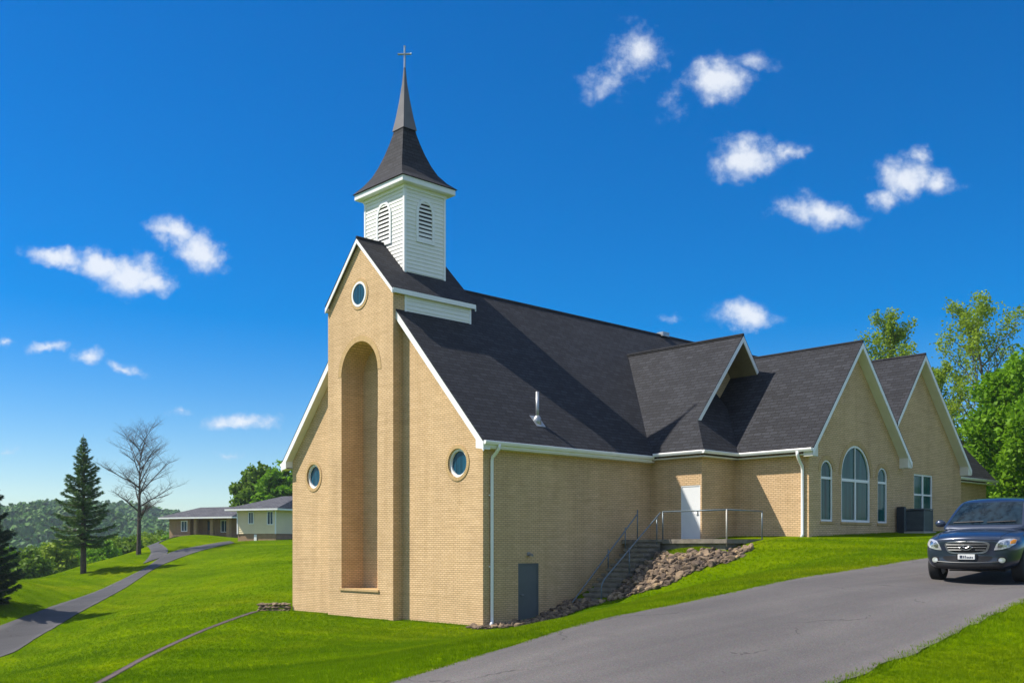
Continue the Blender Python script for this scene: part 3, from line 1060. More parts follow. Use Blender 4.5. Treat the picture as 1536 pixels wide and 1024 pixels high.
# ---- side porch block with its half-hipped gable
GS = 1.21
pw = MB()
pd0, pd1 = 1.50, 2.40
pw.wall([(0, -1), (2.47, -1), (2.47, 6.4), (0, 6.4)], [[(pd0, 2.985), (pd1, 2.985), (pd1, 5.02), (pd0, 5.02)]], onY(8.8), .07)
pw.poly([(2.47, 8.8, -1), (2.47, 11.0, -1), (2.47, 11.0, 6.4), (2.47, 8.8, 6.4)])
pw.poly([(.42, 9.2, 7.0), (.42, 12.6, 11.1), (.42, 16.0, 7.0)])
pw.build('porch_wall', M_BRICK, P_)
EY = 8.45
pr = MB()
pr.slab([(-.3, EY, 6.3), (2.82, EY, 6.3), (1.75, 9.52, 6.3 + 1.07 * GS), (1.75, 12.6, 11.32), (-4.9, 12.6, 11.32)], (1, 0, 0), .11)
pr.slab([(1.75, 12.6, 11.32), (1.75, 16.4, 11.32 - 3.8 * GS), (-4.9, 16.4, 11.32 - 3.8 * GS), (-4.9, 12.6, 11.32)], (1, 0, 0), .11)
pr.slab([(2.82, EY, 6.3), (2.82, 12.4, 6.3), (.36, 12.4, 6.3 + 2.46 * GS), (.36, EY + 2.46, 6.3 + 2.46 * GS)], (0, 1, 0), .10)
proof_ = pr.build('porch_roof', M_SHING, P_)
MB().tube([(1.75, 12.6, 11.33), (-4.9, 12.6, 11.33)], .06, 6).build('ridge_cap', M_SHING, proof_)
rake('rake_board', (1.753, 9.50, 7.56 - .02), (1.753, 12.6, 11.27), (1, 0, 0), .24, .04, parent=proof_)
rake('rake_board', (1.753, 16.0, 11.32 - 3.4 * GS - .05), (1.753, 12.6, 11.27), (1, 0, 0), .24, .04, parent=proof_)
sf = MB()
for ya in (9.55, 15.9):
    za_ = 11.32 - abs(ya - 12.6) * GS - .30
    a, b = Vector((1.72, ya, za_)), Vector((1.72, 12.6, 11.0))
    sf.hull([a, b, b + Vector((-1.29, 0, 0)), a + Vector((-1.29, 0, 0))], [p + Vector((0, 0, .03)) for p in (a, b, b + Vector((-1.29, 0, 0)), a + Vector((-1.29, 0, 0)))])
sf.build('soffit', simple('shaded_soffit', (.20, .155, .085), .8), proof_)  # shade under the overhang put into the colour, darker than the cream soffits
gutter((-.0 + .5, EY - .005, 6.17), (2.83, EY - .005, 6.17), (0, -1, 0))
gutter((2.825, EY - .12, 6.17), (2.825, 10.62, 6.17), (1, 0, 0))
MB().box(.1, 2.8, EY + .02, 8.8, 6.06, 6.10).build('soffit', M_SOFFIT, P_)
MB().box(2.47, 2.8, 8.8, 10.9, 6.06, 6.10).build('soffit', M_SOFFIT, P_)
# doors
wd = MB().box(pd0 + .035, pd1 - .035, 8.82, 8.865, 2.99, 4.985).build('door', M_DOORW, P_, bevel=.006)
MB().ring([(pd0, 2.985), (pd1, 2.985), (pd1, 5.02), (pd0, 5.02)], [(pd0 + .035, 2.986), (pd1 - .035, 2.986), (pd1 - .035, 4.985), (pd0 + .035, 4.985)], onY(8.8), -.07, -.004).build('frame', M_DOORW, wd)
MB().tube([(pd1 - .13, 8.82, 3.98), (pd1 - .13, 8.76, 3.98), (pd1 - .24, 8.755, 3.98)], .014, 6).box(pd1 - .16, pd1 - .10, 8.812, 8.82, 3.9, 4.08).build('handle', M_GALV, wd)
wd['label'] = 'white steel door at the top of the stairs'
gd = MB().box(-.085, -.04, dY0 + .05, dY1 - .05, -.04, 2.07).build('door', M_DOORG, P_, bevel=.006)
MB().ring([(dY0, -.05), (dY1, -.05), (dY1, 2.12), (dY0, 2.12)], [(dY0 + .05, -.045), (dY1 - .05, -.045), (dY1 - .05, 2.07), (dY0 + .05, 2.07)], onX(0), -.11, -.012).build('frame', M_DOORG, gd)
MB().tube([(-.04, dY0 + .14, 1.02), (.02, dY0 + .14, 1.02), (.025, dY0 + .25, 1.02)], .014, 6).build('handle', M_GALV, gd)
gd['label'] = 'grey steel basement door low in the side wall'
lm = MB().box(0, .03, 2.04, 2.16, 2.38, 2.50)
lm.tube([(.03, 2.1, 2.45), (.10, 2.1, 2.47), (.15, 2.1, 2.44)], .014, 6)
lamp = lm.build('wall_lamp', M_GALV, P_)
MB().tube([(.15, 2.1, 2.46), (.15, 2.1, 2.41), (.15, 2.1, 2.36)], [.035, .085, .09], 12).build('lamp_shade', simple('dull_lamp_metal', (.2, .19, .17), .5, .4), lamp)

# ---- big window gable and the second gable
RX1, WX1 = 6.06, 5.67
g1y, g1z = 14.30, 10.66
gw = MB()
win_small = [arch(12.28, .86, 3.65, 5.53, 14), arch(16.63, .80, 3.65, 5.50, 14)]
win_big = arch(14.48, 2.26, 3.65, 5.45, 22, 1.2)
gw.wall([(11, 0), (18.2, 0), (18.2, 6.35), (g1y, g1z - .1), (11, 6.5)], win_small + [win_big], onX(WX1), .12)
gw.poly([(2.4, 11.0, -1), (WX1, 11.0, -1), (WX1, 11.0, 6.45), (2.4, 11.0, 6.45)])
gw.poly([(WX1, 18.2, 0), (5.3, 18.2, 0), (5.3, 18.2, 6.4), (WX1, 18.2, 6.4)])
gw.build('window_gable_wall', M_BRICK, P_)
gr1 = MB()
gr1.slab([(-4.6, 10.65, 6.3), (RX1, 10.65, 6.3), (RX1, g1y, g1z), (-4.6, g1y, g1z)], (1, 0, 0), .11)
gr1.slab([(RX1, 18.45, 6.25), (-4.6, 18.45, 6.25), (-4.6, g1y, g1z), (RX1, g1y, g1z)], (1, 0, 0), .11)
g1r = gr1.build('window_gable_roof', M_SHING, P_)
MB().tube([(RX1, g1y, g1z), (-4.6, g1y, g1z)], .06, 6).build('ridge_cap', M_SHING, g1r)


def gable_trim(X, wallX, yl, zl, ya, za_, yr, zr, parent, returns=(0, 1)):
    rake('rake_board', (X + .004, yl, zl - .05), (X + .004, ya, za_ - .05), (1, 0, 0), .22, .035, parent=parent)
    rake('rake_board', (X + .004, yr, zr - .05), (X + .004, ya, za_ - .05), (1, 0, 0), .22, .035, parent=parent)
    m = MB()
    for (y, z) in ((yl, zl), (yr, zr)):
        s = 1 if y < ya else -1
        a, b = Vector((X - .035, y + s * .02, z - .25)), Vector((X - .035, ya, za_ - .27))
        back = Vector((wallX - X + .035, 0, 0))
        m.hull([a, b, b + back, a + back], [p + Vector((0, 0, .025)) for p in (a, b, b + back, a + back)])
    m.build('soffit', M_SOFFIT, parent)
    # boxed return at the low ends
    for k_, (y, z) in enumerate(((yl, zl), (yr, zr))):
        if k_ not in returns:
            continue
        s = 1 if y < ya else -1
        a = [(X - .02, y, z - .02), (X - .02, y, z - .30), (X - .02, y + s * .36, z - .30), (X - .02, y + s * .36, z + .30)]
        b = [(wallX - .01, p[1], p[2]) for p in a]
        MB().hull(a, b).build('eave_return', M_SOFFIT, parent)


gable_trim(RX1, WX1, 10.65, 6.3, g1y, g1z, 18.45, 6.25, g1r)
gutter((2.83, 10.645, 6.17), (RX1 - .02, 10.645, 6.17), (0, -1, 0))
MB().box(2.5, RX1 - .03, 10.67, 11.0, 6.06, 6.10).build('soffit', M_SOFFIT, P_)
d2 = MB()
d2.tube([(5.45, 10.58, 6.2), (5.45, 10.58, 6.05), (5.45, 10.72, 5.85), (5.45, 10.9, 5.66), (5.45, 10.93, 5.5), (5.45, 10.93, 3.15), (5.45, 10.85, 3.02)], .06, 8)
d2.build('downspout', M_TRIM, P_, smooth=True)

WX2, RX2 = 5.52, 5.92
g2y, g2z = 19.98, 10.92
MB().wall([(16.0, 0), (24.4, 0), (24.4, 6.35), (g2y, g2z - .1), (16.0, 6.1)], [[(19.72, 4.05), (21.5, 4.05), (21.5, 5.82), (19.72, 5.82)]], onX(WX2), .12).poly([(WX2, 24.4, 0), (3, 24.4, 0), (3, 24.4, 6.4), (WX2, 24.4, 6.4)]).build('rear_gable_wall', M_BRICK, P_)
gr2 = MB()
gr2.slab([(-4.6, 17.36, g2z - 2.62 * 1.2165), (RX2, 17.36, g2z - 2.62 * 1.2165), (RX2, g2y, g2z), (-4.6, g2y, g2z)], (1, 0, 0), .11)
gr2.slab([(RX2, 24.65, 6.25), (-4.6, 24.65, 6.25), (-4.6, g2y, g2z), (RX2, g2y, g2z)], (1, 0, 0), .11)
g2r = gr2.build('rear_gable_roof', M_SHING, P_)
MB().tube([(RX2, g2y, g2z), (-4.6, g2y, g2z)], .06, 6).build('ridge_cap', M_SHING, g2r)
gable_trim(RX2, WX2, 17.46, g2z - 2.52 * 1.2165, g2y, g2z, 24.65, 6.25, g2r, (1,))
# low rear wing
MB().poly([(4.0, 24.4, 0), (4.0, 31.0, 0), (4.0, 31.0, 6.2), (4.0, 24.4, 6.2)]).poly([(4.0, 31, 0), (-.2, 31, 0), (-.2, 31, 10.6), (4.0, 31, 6.2)]).build('rear_wing_wall', M_BRICK, P_)
rwm = MB().slab([(4.35, 24.3, 6.1), (4.35, 31.4, 6.1), (-.6, 31.4, 11.6), (-.6, 24.3, 11.6)], (0, 1, 0), .11)
rwr = rwm.build('rear_wing_roof', M_SHING, P_)
rake('rake_board', (4.35, 31.404, 6.05), (-.6, 31.404, 11.55), (0, 1, 0), .22, .035, parent=rwr)
gutter((4.355, 24.7, 5.97), (4.355, 31.38, 5.97), (1, 0, 0), rwr)
MB().box(4.0, 4.34, 24.7, 31.3, 5.86, 5.90).build('soffit', M_SOFFIT, rwr)


def framed_window(name, outline, inner, to3, bars, sill=None, brick_head=None):
    o = MB().ring(outline, inner, to3, -.11, -.025)
    fr = o.build(name, M_TRIM, P_)
    MB().prism(inner, to3, -.10, -.075).build('pane', M_GLASS, fr)
    if bars:
        b = MB()
        for q in bars:
            b.prism(q, to3, -.074, -.03)
        b.build('mullion', M_TRIM, fr)
    if sill:
        u0, u1, z = sill
        MB().prism([(u0, z - .09), (u1, z - .09), (u1, z), (u0, z)], to3, -.1, .035).build('sill', M_BRICKU, fr)
    if brick_head:
        c, wd_, zs, rise = brick_head
        n = 24
        oo = [(c + (wd_ / 2 + .2) * math.cos(math.pi * k / n), zs + (rise + .2) * math.sin(math.pi * k / n)) for k in range(n + 1)]
        ii = [(c + (wd_ / 2 + .01) * math.cos(math.pi * k / n), zs + (rise + .01) * math.sin(math.pi * k / n)) for k in range(n + 1)]
        h = MB()
        for k in range(n):
            L = math.pi * (wd_ / 2 + .1) / n
            h.poly([to3(*oo[k], .012), to3(*oo[k + 1], .012), to3(*ii[k + 1], .012), to3(*ii[k], .012)], [(k * L, 0), (k * L + L, 0), (k * L + L, .2), (k * L, .2)])
            h.poly([to3(*oo[k], 0), to3(*oo[k + 1], 0), to3(*oo[k + 1], .012), to3(*oo[k], .012)])
        h.build('brick_arch', M_BRICKU, fr)
    return fr


def rect(u0, u1, v0, v1):
    return [(u0, v0), (u1, v0), (u1, v1), (u0, v1)]


for c, wd_, zs in ((12.28, .86, 5.53), (16.63, .80, 5.50)):
    framed_window('arched_window', arch(c, wd_, 3.65, zs, 14), arch(c, wd_ - .13, 3.72, zs, 14), onX(WX1),
                  [rect(c - wd_ / 2 + .065, c + wd_ / 2 - .065, 5.24, 5.33)], (c - wd_ / 2 - .06, c + wd_ / 2 + .06, 3.65), (c, wd_, zs, wd_ / 2))
framed_window('arched_window', win_big, arch(14.48, 2.26 - .17, 3.74, 5.45, 22, 1.115), onX(WX1),
              [rect(13.44, 15.52, 5.22, 5.33), rect(14.44, 14.53, 3.74, 5.22), rect(14.465, 14.495, 5.33, 6.56)], (13.28, 15.68, 3.65), (14.48, 2.26, 5.45, 1.2))
framed_window('sash_window', rect(19.72, 21.5, 4.05, 5.82), rect(19.79, 21.43, 4.13, 5.75), onX(WX2),
              [rect(20.56, 20.67, 4.13, 5.75), rect(19.79, 20.56, 4.90, 4.97), rect(20.67, 21.43, 4.90, 4.97)], (19.66, 21.56, 4.05))

# ---- roof vent pipe
vz = RT + .56 * SL
vp = MB()
vp.tube([(-.56, 3.1, vz - .15), (-.56, 3.1, vz + 1.05)], .062, 12)
vent = vp.build('vent_pipe', M_GALV, P_, smooth=True)
MB().tube([(-.56, 3.1, vz - .2), (-.56, 3.1, vz + .12), (-.56, 3.1, vz + .2)], [.16, .13, .066], 14).build('collar', M_GALV, vent, smooth=True)
fl = Vector((-.56, 3.1, vz + .012))
sl_ = Vector((1, 0, -SL)).normalized()
MB().hull([fl + sl_ * a + Vector((0, b, 0)) for a, b in ((-.26, -.22), (.30, -.22), (.30, .22), (-.26, .22))],
          [fl + sl_ * a + Vector((0, b, -.02)) for a, b in ((-.26, -.22), (.30, -.22), (.30, .22), (-.26, .22))]).build('flashing', M_GALV, vent)
rv = MB().box(-6.3, -5.9, 17.0, 17.5, RT + 6.1 * SL - .05, RT + 6.1 * SL + .16)
rv.build('ridge_vent', M_GALV, P_)

# ================================================================== stairs, landing, rails
st = thing('entrance_stairs', 'concrete outside stairs with metal handrails up to the white door', 'stairs', (1.4, 3.8, .7))
inv = Vector((1.4, 3.8, .7))


def bld(m, name, mat, parent, **kw):
    o = m.build(name, mat, None, **kw)
    o.data.transform(Matrix.Translation(-inv))
    o.parent = parent
    return o


SN = 13
SY0, SY1, SZ0, SZ1 = 3.8, 7.0, .68, 2.96
for k in range(SN):
    y0 = SY0 + (SY1 - SY0) * k / SN
    z1 = SZ0 + (SZ1 - SZ0) * (k + 1) / SN
    bld(MB().box(.80, 2.0, y0 - .03, SY1 + .02 if k == SN - 1 else y0 + (SY1 - SY0) / SN + .10, z1 - .10, z1), 'tread', M_CONC, st, bevel=.012)
sb = MB()
prof_s = []
for k in range(SN):
    y0 = SY0 + (SY1 - SY0) * k / SN
    z1 = SZ0 + (SZ1 - SZ0) * (k + 1) / SN
    prof_s += [(y0 + .02, z1 - .10 - (SZ1 - SZ0) / SN), (y0 + .02, z1 - .10)]
prof_s += [(SY1 - .01, SZ1 - .1), (SY1 - .01, .2), (SY0, .2)]
sb.hull([(.86, y, z) for y, z in prof_s], [(1.94, y, z) for y, z in prof_s])
bld(sb, 'stair_base', M_CONC, st)
bld(MB().box(.02, 4.85, 7.03, 8.79, 2.80, 2.965).box(2.49, 4.85, 8.79, 10.98, 2.80, 2.965), 'landing', M_CONC, st, bevel=.015)
bld(MB().box(.1, 4.7, 7.15, 8.7, 1.0, 2.80), 'landing_base', M_CONC, st)


def rail(tops, posts, name, rad=.027, mat=M_RAIL):
    o = bld(MB().tube(tops, rad, 8), name, mat, st, smooth=True)
    for p in posts:
        q = p[3] if len(p) > 3 else mat
        bld(MB().tube([(p[0], p[1], p[2][0]), (p[0], p[1], p[2][1])], .024, 8), 'post', q, o, smooth=True)
    return o


def zst(y):
    return SZ0 + (SZ1 - SZ0) * (y - SY0) / (SY1 - SY0)


rail([(.84, 3.45, .72), (.84, 3.6, .86), (.84, 6.95, SZ1 + .92), (.84, 7.0, SZ1 + .95)], [(.84, 7.0, (SZ1, SZ1 + 1.12)), (.84, 5.35, (zst(5.35), zst(5.35) + .82)), (.84, 6.3, (zst(6.3), zst(6.3) + .95))], 'handrail')
rail([(1.97, 3.72, .55), (1.97, 3.72, 1.3), (1.97, 3.78, 1.44), (1.97, 3.92, 1.6), (1.97, 6.95, SZ1 + .98)],
     [(1.97, 5.2, (zst(5.2), zst(5.2) + .98)), (1.97, 6.75, (zst(6.75), zst(6.75) + 1.0))], 'handrail')
rail([(1.97, 7.1, 3.98), (4.78, 7.1, 3.98)], [(1.97, 7.1, (2.96, 4.0)), (4.78, 7.1, (2.7, 4.0), M_RAILW)], 'guard_rail')
rail([(4.78, 7.13, 3.98), (4.78, 9.3, 3.98)], [(4.78, 9.3, (2.9, 4.0))], 'guard_rail')

# ================================================================== air conditioner by the wall
ac = thing('air_conditioner', 'dark boxy air conditioning unit standing on the grass by the brick gable', 'air conditioner', (6.4, 18.25, ground(6.4, 18.25)), 0)
M_ACD = simple('dark_ac_louvres', (.02, .03, .045), .4, .3)
M_ACG = simple('grey_ac_casing', (.10, .13, .145), .5, .1)
M_ACP = simple('concrete_pad', (.35, .33, .3), .9)
MB().box(-.5, .5, -.55, .55, -.1, .06).build('base_pad', M_ACP, ac)
MB().box(-.42, .42, -.38, .38, .06, .92).build('casing', M_ACD, ac, bevel=.02)
for sx in (-.44, .40):
    for sy in (-.40, .36):
        MB().box(sx, sx + .04, sy, sy + .04, .06, .93).build('corner_post', M_ACG, ac)
lv_ = MB()
for k in range(16):
    z = .12 + k * .048
    lv_.box(-.43, .43, -.392, -.382, z, z + .02).box(.422, .435, -.355, .355, z, z + .02)
lv_.build('grille', M_ACG, ac)
MB().box(-.46, .46, -.42, .42, .935, .985).build('lid', M_ACG, ac, bevel=.015)
MB().tube([(0, 0, .985), (0, 0, 1.0)], [.33, .33], 24).build('fan_guard', M_ACD, ac)
db = thing('utility_cabinet', 'narrow dark utility cabinet against the wall beside the air conditioner', 'cabinet', (5.86, 17.78, ground(5.86, 17.78)), 0)
MB().box(-.12, .2, -.1, .1, -.1, 1.08).build('cabinet_body', M_ACD, db, bevel=.015)
MB().box(.2, .215, -.08, .08, .1, 1.02).build('cabinet_door', M_ACG, db)

# ================================================================== rocks
def rock_mesh(seed, flat=.6, sub=2):
    bm = bmesh.new()
    bmesh.ops.create_icosphere(bm, subdivisions=sub, radius=1)
    rnd = random.Random(seed)
    off = Vector((rnd.random() * 50, rnd.random() * 50, rnd.random() * 50))
    planes = [(Vector((rnd.gauss(0, 1), rnd.gauss(0, 1), rnd.gauss(0, 1))).normalized(), rnd.uniform(.42, .8)) for _ in range(13)]
    sx, sy, sz = rnd.uniform(.8, 1.25), rnd.uniform(.6, .95), rnd.uniform(.4, .7) * flat / .6
    for v in bm.verts:
        c = v.co.copy()
        for nrm, d in planes:
            e = c.dot(nrm) - d
            if e > 0:
                c -= nrm * e
        c += c.normalized() * noise.noise(v.co * 2.3 + off) * .09
        v.co = Vector((c.x * sx, c.y * sy, c.z * sz))
    me = bpy.data.meshes.new('riprap_stone')
    bm.to_mesh(me)
    bm.free()
    me.materials.append(M_STONE)
    return me


ROCKS = [rock_mesh(s) for s in range(10)]
BANK = [(2.1, 3.95), (2.6, 3.45), (3.3, 3.5), (4.4, 4.05), (5.2, 5.2), (5.75, 6.5), (5.7, 7.3), (4.95, 7.4), (4.9, 6.95), (4.5, 6.9), (4.2, 6.35), (3.3, 6.2), (2.6, 6.5), (2.1, 6.95)]
EDGE = [(-.25, -.62), (.45, -.58), (.85, .25), (1.05, 1.2), (1.45, 2.2), (2.0, 3.0), (2.3, 3.55), (1.5, 3.7), (.85, 3.9), (.06, 4.2), (.06, 2.75), (.35, 2.2), (.12, 1.5), (.10, .1), (.03, -.2)]


def sheet(name, poly, mat, lift=.012, step=.22):
    xs = [p[0] for p in poly]
    ys = [p[1] for p in poly]
    # triangulated fan is too coarse on the slope: fine grid clipped by the outline
    gxx, gyy = np.meshgrid(np.arange(min(xs), max(xs), step), np.arange(min(ys), max(ys), step), indexing='ij')
    c = np.stack([gxx.ravel() + step / 2, gyy.ravel() + step / 2], 1)
    keep = in_poly(c, poly)
    P = c[keep]
    quads = []
    V_ = []
    corners = np.array([(-.5, -.5), (.5, -.5), (.5, .5), (-.5, .5)]) * step
    Vv = (P[:, None] + corners[None]).reshape(-1, 2)
    zz = ground_np(Vv) + lift + np.array([noise.noise(Vector((x * 3, y * 3, 0))) for x, y in Vv]) * .03
    return mesh_np(name, np.column_stack([Vv, zz]), np.arange(len(Vv)).reshape(-1, 4), mat)


kind(sheet('stony_soil', BANK, M_SOIL, .03), 'structure')
kind(sheet('stony_soil', EDGE, M_SOIL, .03), 'structure')
rr = random.Random(11)


def scatter_poly(poly, n, dmin):
    xs = [p[0] for p in poly]
    ys = [p[1] for p in poly]
    out = []
    tries = 0
    while len(out) < n and tries < 60000:
        tries += 1
        p = (rr.uniform(min(xs), max(xs)), rr.uniform(min(ys), max(ys)))
        if not in_poly(np.array([p]), poly)[0]:
            continue
        if any((p[0] - q[0]) ** 2 + (p[1] - q[1]) ** 2 < dmin * dmin for q in out):
            continue
        out.append(p)
    return out


def lay_rocks(pts, smin, smax, label, group):
    for (x, y) in pts:
        s = rr.uniform(smin, smax)
        o = bpy.data.objects.new('riprap_stone', rr.choice(ROCKS))
        COL.objects.link(o)
        o.location = (x, y, ground(x, y) + s * .28)
        o.rotation_euler = (rr.uniform(-.5, .5), rr.uniform(-.5, .5), rr.uniform(0, 6.28))
        o.scale = (s, s, s)
        tag(o, label, 'rock', group)


bank_pts = scatter_poly(BANK, 185, .17)
lay_rocks([p for p in bank_pts], .10, .235, 'rough brown stone in the rock bank between the stairs and the lawn', 'stones of the bank beside the stairs')
edge_pts = scatter_poly(EDGE, 105, .20)
edge_pts = [p for p in edge_pts if not (p[0] < .75 and 1.5 < p[1] < 2.7 and p[0] < .3)]
lay_rocks(edge_pts, .11, .20, 'tan stone in the narrow border along the foot of the side wall', 'stones of the border along the side wall')


def numpy_instances(name, base_V, base_F, pts, scl, rot, mat, tilt=0.0, k='stuff', parent=None, squash=None):
    """one mesh holding many small copies of a form (for what nobody could count)"""
    n = len(pts)
    c, s = np.cos(rot), np.sin(rot)
    B = base_V[None] * scl[:, None, None]
    if squash is not None:
        B = B * np.stack([np.ones(n), np.ones(n), squash], 1)[:, None]
    X = B[..., 0] * c[:, None] - B[..., 1] * s[:, None]
    Y = B[..., 0] * s[:, None] + B[..., 1] * c[:, None]
    Vv = np.stack([X, Y, B[..., 2]], -1) + pts[:, None]
    F_ = (base_F[None] + (np.arange(n) * len(base_V))[:, None, None]).reshape(-1, base_F.shape[1])
    o = mesh_np(name, Vv.reshape(-1, 3), F_, mat, parent)
    if k:
        o['kind'] = k
    return o


rm = rock_mesh(77, .7, 1)
rv_ = np.array([v.co[:] for v in rm.vertices])
rf_ = np.array([p.vertices[:] for p in rm.polygons])
nr = np.random.default_rng(5)
allp = np.concatenate([np.array(scatter_poly(BANK, 420, .07)), np.array(scatter_poly(EDGE, 260, .07))])
numpy_instances('small_stones', rv_, rf_, np.column_stack([allp, ground_np(allp) + .045]), nr.uniform(.05, .11, len(allp)), nr.uniform(0, 6.28, len(allp)), M_STONE)
bpy.data.meshes.remove(rm)

# low dry-stone kerb at the end of the footpath
a_, b_ = site(387, 43.4), Vector((-12.25, -.12))
sw = MB()
base = Vector((a_.x, a_.y, ground(a_.x, a_.y)))
for course in range(3):
    nst = 9
    for k in range(nst):
        t_ = (k + .5 + .3 * (course % 2)) / nst
        q = Vector(a_).lerp(b_, min(t_, 1))
        zg = ground(q.x, q.y) + .03 + course * .125
        src = ROCKS[(k * 3 + course) % 10]
        ang = math.atan2(b_.y - a_.y, b_.x - a_.x) + rr.uniform(-.2, .2)
        mt = Matrix.Translation((q.x - base.x, q.y - base.y, zg - base.z)) @ Matrix.Rotation(ang, 4, 'Z') @ Matrix.Diagonal((.20, .16, .14, 1))
        i = len(sw.v)
        sw.v += [tuple(mt @ v.co) for v in src.vertices]
        for p in src.polygons:
            sw.f.append(tuple(i + v for v in p.vertices))
            sw.uv.append([(0, 0)] * 3)
kw = sw.build('low_stone_wall', M_STONE)
kw.location = base
tag(kw, 'low dry stone wall at the church corner where the footpath ends', 'stone wall')


# ================================================================== distant houses
def house_window(parent, x0, x1, z0, z1, y, side=None):
    to3 = (lambda u, v, d=0: (u, y - d, v)) if side is None else (lambda u, v, d=0: (side + d, u, v))
    fr = MB().ring(rect(x0, x1, z0, z1), rect(x0 + .09, x1 - .09, z0 + .09, z1 - .09), to3, -.02, .05).build('window', M_TRIM, parent)
    MB().prism(rect(x0 + .08, x1 - .08, z0 + .08, z1 - .08), to3, .001, .02).build('pane', M_GLASSB, fr)
    c = .5 * (x0 + x1)
    MB().prism(rect(c - .03, c + .03, z0 + .09, z1 - .09), to3, .021, .045).build('mullion', M_TRIM, fr)
    return fr


def hip_roof(parent, x0, x1, y0, y1, ze, zr, mat, rx0, rx1):
    ym = .5 * (y0 + y1)
    m = MB()
    m.slab([(x0, y0, ze), (x1, y0, ze), (rx1, ym, zr), (rx0, ym, zr)], (1, 0, 0), .1)
    m.slab([(x1, y1, ze), (x0, y1, ze), (rx0, ym, zr), (rx1, ym, zr)], (1, 0, 0), .1)
    m.slab([(x0, y1, ze), (x0, y0, ze), (rx0, ym, zr)], (0, 1, 0), .1)
    m.slab([(x1, y0, ze), (x1, y1, ze), (rx1, ym, zr)], (0, 1, 0), .1)
    r_ = m.build('roof', mat, parent)
    f_ = MB()
    f_.box(x0 + .02, x1 - .02, y0 - .03, y0 + .02, ze - .2, ze - .03).box(x0 + .02, x1 - .02, y1 - .02, y1 + .03, ze - .2, ze - .03)
    f_.box(x0 - .03, x0 + .015, y0 - .03, y1 + .03, ze - .2, ze - .03).box(x1 - .015, x1 + .03, y0 - .03, y1 + .03, ze - .2, ze - .03)
    f_.build('fascia', M_TRIM, r_)
    MB().box(x0 + .03, x1 - .03, y0 + .03, y1 - .03, ze - .16, ze - .12).build('soffit', M_SOFFIT, r_)
    return r_


M_HROOF = m_shingle('grey_house_shingle', (.07, .07, .08), (.12, .12, .13), .2, .4)
M_CREAM = simple('cream_siding', (.80, .68, .45), .6, var=.06, vscale=.8)
M_HBRICK = m_brick('brown_house_brick', False, (.42, .26, .155), (.34, .205, .12), (.36, .28, .2), .22, .08)
q = site(356, 99)
cream = thing('house', 'cream sided bungalow with grey hipped roof just left of the church', 'house', (q.x, q.y, 3.35), R(24))
m = MB()
for a, b in (((0, 0), (4.55, 0)), ((4.55, 0), (4.55, 9)), ((4.55, 9), (0, 9)), ((0, 9), (0, 0))):
    siding(m, a, b, .62, 3.0, .2, .03)
m.build('wall', M_CREAM, cream)
MB().box(.04, 4.51, .04, 8.96, -1, .62).build('foundation', M_HBRICK, cream)
hip_roof(cream, -.85, 5.3, -.8, 9.8, 3.05, 4.45, M_HROOF, 2.1, 4.2)
house_window(cream, 1.35, 2.0, 1.55, 2.75, -.03)
house_window(cream, 3.55, 4.3, 1.45, 2.8, -.03)
MB().box(2.0, 2.3, -.02, .05, -.1, .55).box(-.02, .12, -.06, .0, .6, 3.0).box(4.45, 4.59, -.06, 0, .6, 3.0).build('corner_trim', M_TRIM, cream)

q = site(254, 117)
brown = thing('house', 'low brown brick bungalow with recessed porch and grey roof across the lane', 'house', (q.x, q.y, 3.6), R(24))
MB().box(0, 3.0, 0, 7, -1, 2.35).box(3.0, 8.6, 1.2, 7, -1, 2.35).build('wall', M_HBRICK, brown)
for x in (3.6, 5.9, 8.2):
    MB().box(x, x + .4, -.1, .3, -.5, 2.35).build('porch_post', M_HBRICK, brown)
MB().box(2.9, 9.0, -.2, 1.2, -.6, .12).build('porch_floor', M_CONC, brown)
hip_roof(brown, -.8, 9.6, -.9, 7.8, 2.5, 3.75, M_HROOF, 1.6, 8.6)
house_window(brown, 1.75, 2.65, .85, 2.1, -.01)
house_window(brown, 6.4, 7.5, .75, 2.15, 1.19)
dr = MB().box(4.5, 5.4, 1.14, 1.21, .12, 2.15).build('door', simple('brown_door', (.14, .09, .06), .5), brown)
MB().box(4.65, 5.25, 1.125, 1.145, 1.0, 2.0).build('pane', M_GLASSB, dr)
MB().box(1.0, 5.6, -.75, -.35, -.3, .45).build('garden_wall', M_STONE, brown)


# ================================================================== trees
def leaf_quads(C, size, rng, stretch=1.5, flat=0.0):
    n = len(C)
    a = rng.normal(size=(n, 3))
    a[:, 2] *= (1 - flat)
    a /= np.linalg.norm(a, axis=1, keepdims=True)
    b = rng.normal(size=(n, 3))
    b -= a * (a * b).sum(1, keepdims=True)
    b /= np.linalg.norm(b, axis=1, keepdims=True)
    s = size * rng.uniform(.6, 1.35, (n, 1))
    a = a * s * stretch * .5
    b = b * s * .5
    V_ = np.stack([C - a, C + b * .9, C + a, C - b * .9], 1).reshape(-1, 3)
    return V_, np.arange(4 * n).reshape(-1, 4)


